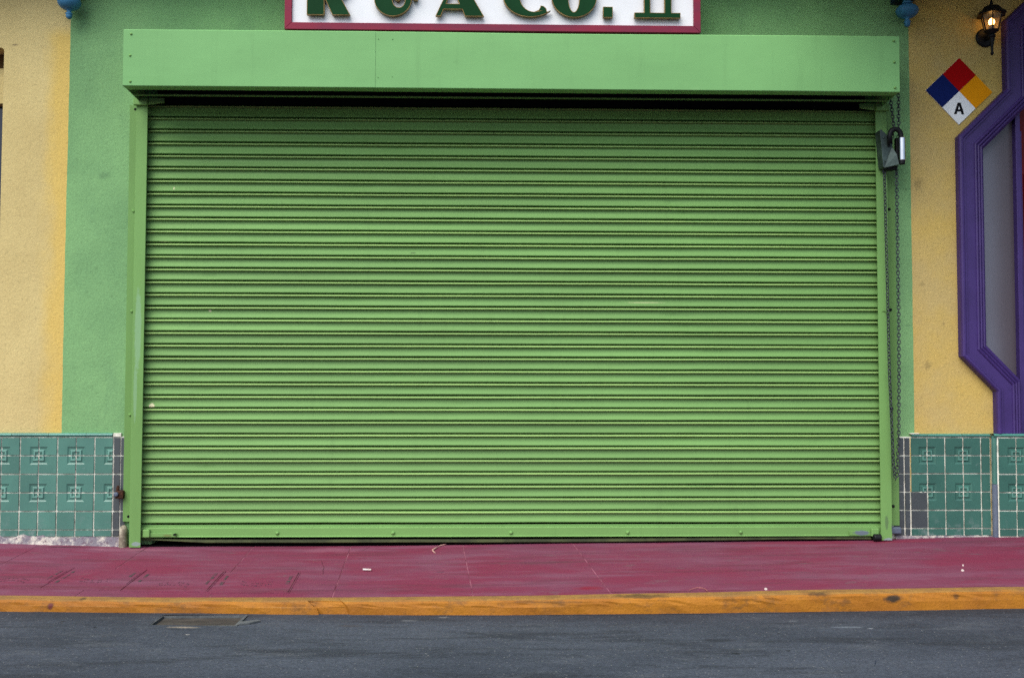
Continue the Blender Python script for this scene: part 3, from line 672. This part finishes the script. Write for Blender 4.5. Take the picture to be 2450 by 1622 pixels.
for i in range(n+1):
    x = -2.15+4.27*i/n
    k_ = (x+2.15)/3.95
    e_ = min(1, (x+2.15)/.35); up_ = min(1, max(0, (x-.3)/1.4))
    top = .040-.006*e_+.010*up_; low = .034-.020*e_+.014*up_+.0015*nz(x*2.2)
    vs_ += [(x, -.046, top), (x, -.053-.002*nz(x*3), (low+top)/2), (x, -.055, low+.003), (x, -.052, low), (x, -.044, low+.002)]
mb.add(vs_, [(i*5+j, i*5+j+1, i*5+j+6, i*5+j+5) for i in range(n) for j in range(4)]); mb.build('rubber_seal', 'seal', bar, smooth=True)

mb = MB(); mb.v = [(x, y, zs(x, min(y, 0))+.0022) for y in (-.034, .25, 1.12) for x in [-2.16+.12*i for i in range(37)]]
mb.f = [(j*37+i, j*37+i+1, (j+1)*37+i+1, (j+1)*37+i) for j in range(2) for i in range(36)]
struct(mb.build('shop_floor', 'dark'))  # near-black sheet paints the shade in the gap under the shutter
# guide rails
for s_, x_in, x_out, x_fl in ((-1, -2.165, -2.231, -2.292), (1, 2.166, 2.232, 2.303)):
    a, b = sorted((x_in, x_out)); zb = lerp(ZW, x_in)+.004
    mb = MB().box(a, b, -.088, -.080, zb, 2.60)
    w0, w1 = sorted((x_out, x_out-s_*.008)); mb.box(w0, w1, -.0795, -.0, zb, 2.60)
    rail = mb.build('guide_rail', 'rail', sh, bevel=.0015)
    f0, f1 = sorted((x_out+s_*.0005, x_fl)); mb = MB().box(f0, f1, -.024, -.001, .135 if s_ < 0 else .105, 2.60)
    fl = mb.build('rail_flange', 'flange', sh, bevel=.001)
    hx = (x_out+x_fl)/2-s_*.002
    for z in ((1.965, 1.37, .76) if s_ < 0 else (2.0, 1.392, .80, .22)):
        MB().lathe([(.009, 0), (.009, -.004), (.005, -.008)], (hx, -.024, z), 10, 'y').build('bolt', 'rail' if s_ < 0 else 'black', fl)
    for z in ((2.575, .165) if s_ < 0 else ()):
        MB().lathe([(.008, 0), (.008, -.0012)], (hx, -.024, z), 12, 'y').build('bolt_hole', 'dark', fl)
    # flared mouth where the curtain enters the rail
    m0, m1 = sorted((x_in-s_*.005, x_out+s_*.012))
    MB().box(m0, m1, -.112, -.0885, 2.578, 2.622).build('rail_mouth', 'rail', rail, bevel=.004)
    g0, g1 = sorted((x_in-s_*.008, x_in-s_*.10))
    zl, zh = 2.590, 2.622
    pv = [(g0, zl-(.008 if s_ < 0 else -.004)), (g1, zl-(-.004 if s_ < 0 else .008)), (g1, zh), (g0, zh)]
    MB().prism(pv, -.100, -.094).build('guide_tongue', 'rail', rail, bevel=.001)
# bent catch on the right rail
MB().add([(2.184, -.0885, 1.372), (2.196, -.094, 1.382), (2.214, -.098, 1.398), (2.232, -.094, 1.360), (2.224, -.1, 1.350), (2.205, -.091, 1.376)], [(0, 1, 5), (1, 2, 3, 5), (5, 3, 4)]).build('bent_catch', 'rail', sh)
# rusty latch on the left flange
lt = MB().box(-2.330, -2.282, -.055, -.010, .272, .318).build('rusty_latch', 'rust', sh, bevel=.006)
MB().lathe([(.010, .318), (.010, .332), (.007, .346)], (-2.318, -.036, 0), 10).build('latch_bolt', 'rust', lt)
MB().lathe([(.013, 0), (.013, -.01), (.008, -.014)], (-2.320, -.055, .298), 12, 'y').build('latch_nut', 'grey_paint', lt)
MB().box(2.236, 2.305, -.05, -.012, .058, .098).build('bolt_tube', 'grey_paint', sh, bevel=.008)

# hood: two overlapping front sheets, underside lip, ends, rolled curtain inside
HX0, HX1, HZ0, HZ1, HY = -2.213, 2.202, 2.617, 2.938, -.36
def hood_sheet(x0, x1, dy, seg):
    def fn(x, y, z):
        k = max(0, min(1, (z-HZ0)/(HZ1-HZ0)))
        return ((.0035*nz(x*1.3, z*2.2)+.0012*nz(x*3.1, z*5))*math.sin(math.pi*k) if y < -.33 else 0, .0022*nz(x*.9, 8)-.0016*math.sin((x+.5)*2) if z > HZ1-.01 else (.0012*nz(x*1.1, 2) if z < HZ0+.01 else 0))
    prof = [(-.02, HZ1+.045), (HY+.004, HZ1+.002), (HY, HZ1-.003)]+[(HY, HZ1-(HZ1-HZ0)*i/6) for i in range(1, 6)]+[(HY, HZ0+.003), (HY+.003, HZ0), (HY+.075, HZ0), (HY+.078, HZ0+.006), (HY+.078, HZ0+.02)]
    prof = [(y+dy, z) for y, z in prof]
    return MB().extrude_x(prof, x0, x1, seg, fn)
hood = hood_sheet(HX0, -.796, -.0022, 14).build('hood', 'hood', sh)
hood_sheet(-.815, HX1, 0, 28).build('hood_sheet', 'hood', hood)
for x0, x1 in ((HX0+.001, HX0+.006), (HX1-.006, HX1-.001)):
    MB().add([(x, y, z) for x in (x0, x1) for y, z in ((-.001, HZ0-.02), (HY+.004, HZ0+.002), (HY+.004, HZ1-.002), (-.001, HZ1+.042))], [(0, 1, 2, 3), (7, 6, 5, 4), (0, 4, 5, 1), (1, 5, 6, 2), (2, 6, 7, 3), (3, 7, 4, 0)]).build('hood_end', 'hood', hood)
for x in (HX0+.040, HX1-.028):
    for z in (HZ0+.024, (HZ0+HZ1)/2+.012, HZ1-.026):
        MB().lathe([(.0075, 0), (.0075, -.002), (.004, -.006), (.001, -.007)], (x+random.uniform(-.004, .004), HY-.0018, z), 10, 'y').build('rivet', 'rail', hood, smooth=True)
for x, z in ((-.78, HZ1-.04), (-.70, HZ1-.04), (-.78, HZ0+.06), (-.70, HZ0+.065)):
    MB().lathe([(.004, 0), (.003, -.002)], (x, HY-.0006, z), 8, 'y').build('rivet', 'hood', hood)
MB().lathe([(.135, -2.15), (.135, 2.15)], (0, -.165, 2.80), 28, 'x').build('rolled_curtain', 'dark', sh)  # curtain roll coloured near-black to paint the shade inside the hood
MB().box(-2.205, 2.19, -.215, -.205, 2.604, 2.612).build('lintel_angle', 'slat', sh)
MB().box(-2.125, 2.125, -.030, -.012, 2.604, 2.73).build('shade_board', 'dark', sh)  # black board added to paint the dark under the hood
MB().box(-2.20, 2.19, -.2, -.03, 2.945, 2.955).build('hood_top_board', 'dark', sh)
MB().box(HX0-.010, HX0-.001, -.33, -.30, 2.87, 2.92).build('hood_bracket', 'black', hood, bevel=.003)
MB().lathe([(.010, 0), (.010, -.03)], (HX1+.022, -.15, 2.955), 10, 'y').build('hood_bracket', 'black', hood)

# hoist chain, bracket, padlock
def strand(pts, step=.0205):
    P_ = [Vector(p) for p in pts]; out = []; acc = 0
    for a, b in zip(P_, P_[1:]):
        d = (b-a).length; t_ = acc
        while t_ < d: out.append((a+(b-a)*(t_/d), (b-a).normalized())); t_ += step
        acc = t_-d
    return out
def link_ring(mb, c, tdir, turn):
    ref = Vector((1, 0, 0)); a1 = ref.cross(tdir).normalized(); s1 = (ref-tdir*ref.dot(tdir)).normalized()
    side_ = s1*math.cos(turn)+a1*math.sin(turn)
    path = []
    for k in range(10):
        a_ = 2*math.pi*k/10; path.append(c+tdir*(.0145*math.cos(a_))+side_*(.0085*math.sin(a_)))
    mb.tube(path, .0027, 5, closed=True)
mb = MB()
down = [(2.200, -.125, 2.21), (2.206, -.125, 1.735), (2.213, -.125, 1.03), (2.230, -.125, .478), (2.236, -.125, .41), (2.243, -.125, .392), (2.250, -.125, .41), (2.254, -.125, .478), (2.263, -.125, .625), (2.271, -.125, 1.03), (2.274, -.125, 1.388), (2.273, -.125, 2.207)]
up1 = [(2.273, -.125, 2.207), (2.279, -.15, 2.45), (2.281, -.15, 2.72)]
up2 = [(2.200, -.125, 2.21), (2.240, -.16, 2.42), (2.249, -.15, 2.48), (2.234, -.15, 2.63), (2.230, -.15, 2.70)]
q = 0
for path, tw in ((down, .35), (up1, .2), (up2, .2)):
    for c_, d_ in strand(path): link_ring(mb, c_, d_, (math.pi/2)*(q % 2)+tw+.18*nz(q*.13)); q += 1
tag(mb.build('hoist_chain', 'chain', smooth=True), 'long dark steel hoist chain looping down beside the right shutter rail', 'chain')
hb = thing('hoist_bracket', (2.18, -.1, 2.3), 'grey folded steel chain keeper plate on the right rail', 'bracket')
pv = [(2.160, 2.445), (2.168, 2.452), (2.222, 2.402), (2.250, 2.290), (2.258, 2.235), (2.195, 2.222), (2.178, 2.225)]
MB().prism(pv[::-1], -.165, -.089).build('keeper_plate', 'steel', hb, bevel=.003)
MB().add([(2.183, -.1665, 2.222), (2.258, -.20, 2.236), (2.248, -.195, 2.295), (2.228, -.172, 2.345), (2.185, -.167, 2.222), (2.258, -.166, 2.236), (2.248, -.166, 2.295), (2.228, -.166, 2.345)], [(0, 1, 2, 3), (1, 5, 6, 2), (2, 6, 7, 3), (0, 4, 5, 1)]).build('folded_flap', 'steel', hb)
MB().lathe([(.010, 0), (.010, -.002)], (2.213, -.1655, 2.352), 12, 'y').build('keyhole', 'black', hb)
MB().lathe([(.006, 0), (.006, -.003), (.003, -.005)], (2.182, -.1655, 2.40), 10, 'y').build('screw', 'steel', hb)
MB().lathe([(.006, 0), (.006, -.003), (.003, -.005)], (2.192, -.1655, 2.26), 10, 'y').build('screw', 'steel', hb)
pw = []
for k in range(17):
    a_ = 2*math.pi*k/16; pw.append(a_)
pv = [(2.262, 2.405), (2.292, 2.395), (2.306, 2.375), (2.309, 2.300), (2.296, 2.262), (2.262, 2.255)]
MB().prism(pv[::-1], -.155, -.120).build('chain_guard', 'black', hb, bevel=.004)
MB().box(2.20, 2.262, -.15, -.10, 2.214, 2.233).build('keeper_foot', 'black', hb, bevel=.004)
pk = thing('padlock', (2.275, -.2, 2.25), 'shiny steel cylinder padlock with thick black shackle on the chain keeper', 'padlock')
MB().lathe([(.016, 2.258), (.0185, 2.262), (.0185, 2.392), (.016, 2.396)], (2.279, -.195, 0), 22).build('lock_body', 'chrome', pk, smooth=False, bevel=.001)
sp = [(2.276, -.195, 2.36)]+[(2.242+.034*math.cos(a_), -.19, 2.405+.042*math.sin(a_)) for a_ in [math.pi*k/10 for k in range(11)]]+[(2.212, -.18, 2.36)]
MB().tube(sp, .0145, 10).build('shackle', 'black', pk, smooth=True)
MB().lathe([(.015, 2.236), (.018, 2.240), (.018, 2.2575)], (2.277, -.195, 0), 16).build('lock_base', 'black', pk)

# concrete stub at the foot of the left rail
mb = MB(); n = 14; vs_ = []
hs = [-.02, .0, .03, .06, .09, .108, .116]
rs = [1.05, 1, .97, .93, .9, .75, .35]
for h_, r_ in zip(hs, rs):
    for k in range(n):
        a_ = 2*math.pi*k/n; rr = r_*(1+.13*nz(math.cos(a_)*2, math.sin(a_)*2, h_*30))
        vs_.append((-2.281+.024*rr*math.cos(a_), -.04+.028*rr*math.sin(a_), h_))
mb.add(vs_, [(i*n+k, i*n+(k+1) % n, (i+1)*n+(k+1) % n, (i+1)*n+k) for i in range(len(hs)-1) for k in range(n)]+[tuple(range((len(hs)-1)*n, len(hs)*n))])
tag(mb.build('concrete_stub', 'concrete', smooth=True), 'crumbling pale concrete stub at the foot of the left rail', 'concrete stub')

# ------------------------------------------------------------------ shop sign
sg = thing('shop_sign', (-.126, -.28, 2.97), 'white shop sign in crimson frame with raised dark green letters above the shutter', 'sign')
SX0, SX1, SZ0, SZ1, SY = -1.322, 1.070, 2.969, 3.368, -.30
MB().box(SX0+.03, SX1-.03, SY+.012, SY+.03, SZ0+.03, SZ1-.03).build('panel', 'white', sg)
fw = .040
for a, b, c_, d_ in (((SX0, SZ0), (SX1, SZ0), (SX1-fw, SZ0+fw), (SX0+fw, SZ0+fw)), ((SX1, SZ0), (SX1, SZ1), (SX1-fw, SZ1-fw), (SX1-fw, SZ0+fw)), ((SX1, SZ1), (SX0, SZ1), (SX0+fw, SZ1-fw), (SX1-fw, SZ1-fw)), ((SX0, SZ1), (SX0, SZ0), (SX0+fw, SZ0+fw), (SX0+fw, SZ1-fw))):
    cx_ = sum(p[0] for p in (a, b, c_, d_))/4; cz_ = sum(p[1] for p in (a, b, c_, d_))/4
    MB().prism([(x+(cx_-x)*.0006, z+(cz_-z)*.0006) for x, z in (a, b, c_, d_)], SY-.006, SY+.045).build('frame_rail', 'crimson', sg, bevel=.002)
for x in (-1.0, .8): MB().box(x-.02, x+.02, SY+.046, -.002, 3.0, 3.03).build('wall_strut', 'black', sg)
def ell(cx_, cz_, rx, rz, a0=0, a1=360, n=36):
    return [(cx_+rx*math.cos(math.radians(a0+(a1-a0)*k/n)), cz_+rz*math.sin(math.radians(a0+(a1-a0)*k/n))) for k in range(n if abs(a1-a0) == 360 else n+1)]
BZ = 3.047; CH = .235
def letter(loops, slope=0):
    def mk(off, depth, ymid, mat, nm, par):
        cu = bpy.data.curves.new('letter', 'CURVE'); cu.dimensions = '2D'; cu.fill_mode = 'BOTH'; cu.extrude = depth; cu.offset = off
        for lp in loops:
            sp_ = cu.splines.new('POLY'); sp_.points.add(len(lp)-1); sp_.use_cyclic_u = True
            for p_, (x, z) in zip(sp_.points, lp): p_.co = (x, z, 0, 1)
        tmp = bpy.data.objects.new('tmp', cu); COL.objects.link(tmp)
        dg = bpy.context.evaluated_depsgraph_get(); me = bpy.data.meshes.new_from_object(tmp.evaluated_get(dg))
        COL.objects.unlink(tmp); bpy.data.objects.remove(tmp)
        me.transform(Matrix(((1, 0, 0, 0), (0, 0, -1, ymid), (0, 1, 0, BZ), (0, 0, 0, 1))))
        me.name = nm; me.materials.clear()
        return link(nm, me, mat, par)
    body = mk(.0, .012, SY-.010, 'gold', 'letter', sg)
    mk(-.0032, .0122, SY-.0115, 'letter', 'letter_face', body)
bowl = ell(-1.045, .165, .095, .07, 82, -62, 16)
letter([[(-1.193, 0), (-1.093, 0), (-1.0935, .088), (-1.087, .088), (-1.048, 0), (-.945, 0), (-1.0, .103)]+bowl[::-1][0:]+[(-1.193, CH)], [(-1.093, .135), (-1.093, .195), (-1.055, .195), (-1.044, .18), (-1.044, .15), (-1.055, .135)]])
amp = ell(-.703, .097, .107, .099, 20, -215, 40)
# ampersand: fat lower bowl, waist, small upper loop, arm to the right
amp_out = [(-.60, .125), (-.597, .10)]+ell(-.703, .097, .107, .100, 0, -200, 30)+[(-.79, .15), (-.775, .168)]+ell(-.722, .188, .058, .050, 200, -20, 18)+[(-.672, .158), (-.648, .142), (-.625, .150), (-.562, .150), (-.560, .090), (-.585, .090), (-.590, .118)]
amp_in = [(-.705, .112)]+ell(-.669, .092, .036, .045, 165, 355, 18)+[(-.637, .110), (-.652, .110), (-.664, .088), (-.676, .083), (-.688, .088), (-.691, .112)]
letter([amp_out, amp_in, ell(-.722, .188, .022, .022, n=14)])
letter([[(-.459, 0), (-.428, 0), (-.413, .040), (-.306, .040), (-.291, 0), (-.181, 0), (-.318, CH), (-.352, CH)], [(-.398, .072), (-.362, .165), (-.323, .072)]])
letter([ell(.085, .118, .157, .118, 52, 318, 40)+[(.181, .030), (.176, .050), (.160, .064), (.143, .066), (.142, .056), (.132, .040), (.112, .032)]+ell(.105, .118, .080, .088, 285, 75, 30)+[(.150, .188), (.142, .165), (.176, .160)]])
letter([ell(.337, .118, .131, .119), ell(.335, .118, .0315, .088, n=24)])
letter([[(.503, 0), (.559, 0), (.559, .063), (.503, .063)]])
letter([[(.684, 0), (.950, 0), (.950, .031), (.898, .031), (.898, .204), (.950, .204), (.950, CH), (.684, CH), (.684, .204), (.740, .204), (.740, .031), (.684, .031)], [(.776, .031), (.776, .204), (.858, .204), (.858, .031)]])

# ------------------------------------------------------------------ hazard diamond
hz = thing('hazard_diamond', (2.713, -.01, 2.728), 'hazard diamond of red, blue, orange and white squares with a black A', 'hazard sign')
def dq(pts):
    a_ = math.radians(-1.3); out = []
    for x, z in pts: out.append((2.713+x*math.cos(a_)-z*math.sin(a_), 2.728+x*math.sin(a_)+z*math.cos(a_)))
    return out
D = .2055
MB().prism(dq([(0, -D), (D, 0), (0, D), (-D, 0)]), -.006, -.0005).build('backing_plate', 'h_white', hz)
h2 = D/2; e = .0006
for nm, cx_, cz_ in (('h_red', 0, h2), ('h_blue', -h2, 0), ('h_orange', h2, 0), ('h_white', 0, -h2)):
    q_ = h2-e
    MB().prism(dq([(cx_, cz_-q_), (cx_+q_, cz_), (cx_, cz_+q_), (cx_-q_, cz_)]), -.009, -.0062).build('colour_panel', nm, hz)
A_ = [(-.0315, -.142), (-.0155, -.142), (-.0105, -.125), (.0105, -.125), (.0155, -.142), (.0315, -.142), (.0095, -.071), (-.0095, -.071)]
cu = bpy.data.curves.new('a', 'CURVE'); cu.dimensions = '2D'; cu.fill_mode = 'BOTH'; cu.extrude = .0006
for lp in (A_, [(-.0065, -.112), (0, -.091), (.0065, -.112)]):
    s2 = cu.splines.new('POLY'); s2.points.add(len(lp)-1); s2.use_cyclic_u = True
    for p_, (x, z) in zip(s2.points, dq(lp)): p_.co = (x, z, 0, 1)
tmp = bpy.data.objects.new('tmp', cu); COL.objects.link(tmp)
me = bpy.data.meshes.new_from_object(tmp.evaluated_get(bpy.context.evaluated_depsgraph_get())); COL.objects.unlink(tmp); bpy.data.objects.remove(tmp)
me.transform(Matrix(((1, 0, 0, 0), (0, 0, -1, -.0097), (0, 1, 0, 0), (0, 0, 0, 1)))); me.materials.clear(); link('letter', me, 'h_black', hz)

# ------------------------------------------------------------------ wall lantern
LX, LY = 2.878, -.092
ln = thing('wall_lantern', (LX, 0, 3.067), 'small black wall lantern with a lit bulb beside the purple doorway', 'wall lantern')
MB().lathe([(.058, -.001), (.058, -.010), (.050, -.016), (.02, -.02)], (2.881, 0, 3.060), 28, 'y').build('back_plate', 'black', ln, bevel=.001)
MB().tube([(2.881, -.018, 3.050), (2.88, -.055, 3.045), (LX, LY, 3.055)], .013, 10).build('arm', 'black', ln, smooth=True)
MB().lathe([(.001, 2.920), (.006, 2.927), (.011, 2.936), (.011, 2.940), (.0065, 2.943), (.0095, 2.99), (.013, 3.03), (.022, 3.036), (.022, 3.044), (.014, 3.050), (.028, 3.062), (.040, 3.070), (.041, 3.076)], (LX, LY, 0), 16).build('stem', 'black', ln)
RT, RB, ZT_, ZB_ = .062, .041, 3.170, 3.076
A6 = [math.radians(60*k+10) for k in range(6)]
tp = [(LX+RT*math.cos(a_), LY+RT*math.sin(a_), ZT_) for a_ in A6]; bt = [(LX+RB*math.cos(a_), LY+RB*math.sin(a_), ZB_) for a_ in A6]
for k in range(6): MB().tube([bt[k], tp[k]], .0042, 6).build('cage_bar', 'black', ln)
MATG = NT('lantern_glass'); MATG.b.inputs['Alpha'].default_value = .28; MATG.b.inputs['Transmission Weight'].default_value = 0; MAT['lglass'] = MATG.done((.42, .30, .14), .25, .5)
for k in range(6):
    a_, b_, c_, d_ = (Vector(bt[k]), Vector(bt[(k+1) % 6]), Vector(tp[(k+1) % 6]), Vector(tp[k]))
    cen = (a_+b_+c_+d_)/4; out = Vector((cen.x-LX, cen.y-LY, 0)).normalized()*.0015
    q_ = [cen+(p_-cen)*.95 for p_ in (a_, b_, c_, d_)]
    MB().add([p_-out for p_ in q_]+[p_+out for p_ in q_], [(3, 2, 1, 0), (4, 5, 6, 7), (0, 1, 5, 4), (1, 2, 6, 5), (2, 3, 7, 6), (3, 0, 4, 7)]).build('glass_pane', 'lglass', ln)
mb = MB(); vs_ = []
for rr, z in ((.062, 3.166), (.090, 3.168), (.088, 3.174), (.062, 3.196), (.048, 3.214), (.030, 3.226), (.012, 3.232), (.010, 3.246), (.004, 3.262)):
    for a_ in A6: vs_.append((LX+rr*math.cos(a_), LY+rr*math.sin(a_), z))
mb.add(vs_, [(i*6+k, i*6+(k+1) % 6, (i+1)*6+(k+1) % 6, (i+1)*6+k) for i in range(8) for k in range(6)]+[tuple(range(48, 54)), tuple(range(5, -1, -1))]); mb.build('roof', 'black', ln)
bm_ = bpy.data.materials.new('lit_bulb'); bm_.use_nodes = True; pb = bm_.node_tree.nodes['Principled BSDF']; pb.inputs['Emission Color'].default_value = (1, .50, .13, 1); pb.inputs['Emission Strength'].default_value = 8; pb.inputs['Base Color'].default_value = (1, .8, .5, 1)
MB().lathe([(.001, 3.107), (.010, 3.109), (.0165, 3.117), (.0185, 3.126), (.016, 3.137), (.010, 3.145), (.003, 3.150)], (LX, LY, 0), 16).build('bulb', bm_, ln, smooth=True)
MB().lathe([(.014, 3.072), (.014, 3.107)], (LX, LY, 0), 14).build('bulb_socket', plain('socket_white', (.5, .5, .52)), ln)

# ------------------------------------------------------------------ pendant finials
def finial(x, label):
    r_ = thing('pendant_finial', (x, -.1, 3.09), label, 'finial', 'blue pendant finials')
    pr = [(.0015, 3.088), (.010, 3.090), (.0165, 3.099), (.0185, 3.106), (.0150, 3.111), (.0205, 3.116), (.0205, 3.121), (.0140, 3.127), (.0125, 3.133), (.0150, 3.137), (.0130, 3.1405), (.032, 3.1455), (.050, 3.156), (.062, 3.172), (.0665, 3.188), (.063, 3.202), (.050, 3.214), (.030, 3.222), (.023, 3.226)]
    MB().lathe(pr, (x, -.1, 0), 40).build('drop', 'blue', r_, smooth=True)
    MB().lathe([(.022, 3.226), (.030, 3.231), (.030, 3.238), (.022, 3.243), (.022, 3.259)], (x, -.1, 0), 28).build('neck', 'blue', r_)
    MB().box(x-.062, x+.062, -.165, -.001, 3.2595, 3.45).build('bracket', 'bracket_dark', r_, bevel=.004)
    MB().box(x-.075, x+.075, -.185, -.001, 3.4505, 3.614).build('bracket_block', 'bracket_dark', r_, bevel=.006)
finial(-2.630, 'blue turned pendant finial between the beige and green walls, top left')
finial(2.361, 'blue turned pendant finial between the green and yellow walls, top right')

# ------------------------------------------------------------------ litter
def on(x, y, dz): return (x, y, zs(x, y)+dz)
MAT['paper'] = plain('white_paper', (.75, .74, .70), rough=.8); MAT['pink'] = plain('pink_straw', (.72, .30, .26), (.6, .4, .34), rough=.6); MAT['thread'] = plain('pink_thread', (.5, .20, .16), rough=.8); MAT['gum'] = plain('pale_gum', (.70, .60, .55), rough=.7)
b_ = thing('cigarette_butt', on(-.78, -.712, .003), 'white cigarette butt lying on the pink pavement', 'cigarette butt')
MB().tube([on(-.800, -.708, .0085), on(-.775, -.714, .0085)], .0048, 10).build('paper', 'paper', b_)
MB().tube([on(-.7748, -.714, .0085), on(-.757, -.718, .0085)], .0049, 10).build('filter', 'gum', b_)
tag(MB().tube([on(-.398, -.035, .005), on(-.43, -.08, .006), on(-.452, -.145, .006), on(-.468, -.20, .005), on(-.462, -.235, .005), on(-.449, -.28, .005)], [.003, .0035, .004, .005, .004, .0035], 7).build('bent_straw', 'pink'), 'bent pink straw scrap near the middle of the shutter foot', 'straw')
tag(MB().tube([on(.80, -1.235, .004), on(.825, -1.205, .005), on(.85, -1.19, .005), on(.872, -1.20, .005), on(.880, -1.225, .005), on(.882, -1.262, .005)], .0014, 5).build('thread', 'thread'), 'fine curled pink thread at the kerb edge', 'thread')
def blob(x, y, r_, lab, sd):
    vs_ = []; n = 10
    for h_, k_ in ((-.002, 1), (.003, .95), (.006, .6), (.007, .15)):
        for k in range(n):
            a_ = 2*math.pi*k/n; rr = r_*k_*(1+.35*nz(math.cos(a_)*1.5, math.sin(a_)*1.5, sd)); vs_.append(on(x+rr*math.cos(a_), y+rr*math.sin(a_)*1.3, h_))
    tag(MB().add(vs_, [(i*n+k, i*n+(k+1) % n, (i+1)*n+(k+1) % n, (i+1)*n+k) for i in range(3) for k in range(n)]+[tuple(range(3*n, 4*n))]).build('gum_blob', 'gum', smooth=True), lab, 'gum', 'gum on the pavement')
blob(1.164, -1.235, .008, 'pale gum blob beside the kerb right of centre', 1.1)
blob(2.261, -.905, .0075, 'pale gum blob on the pavement, larger of the pair at far right', 2.2)
blob(2.318, -.79, .004, 'tiny pale gum speck on the pavement, smaller of the pair at far right', 3.7)
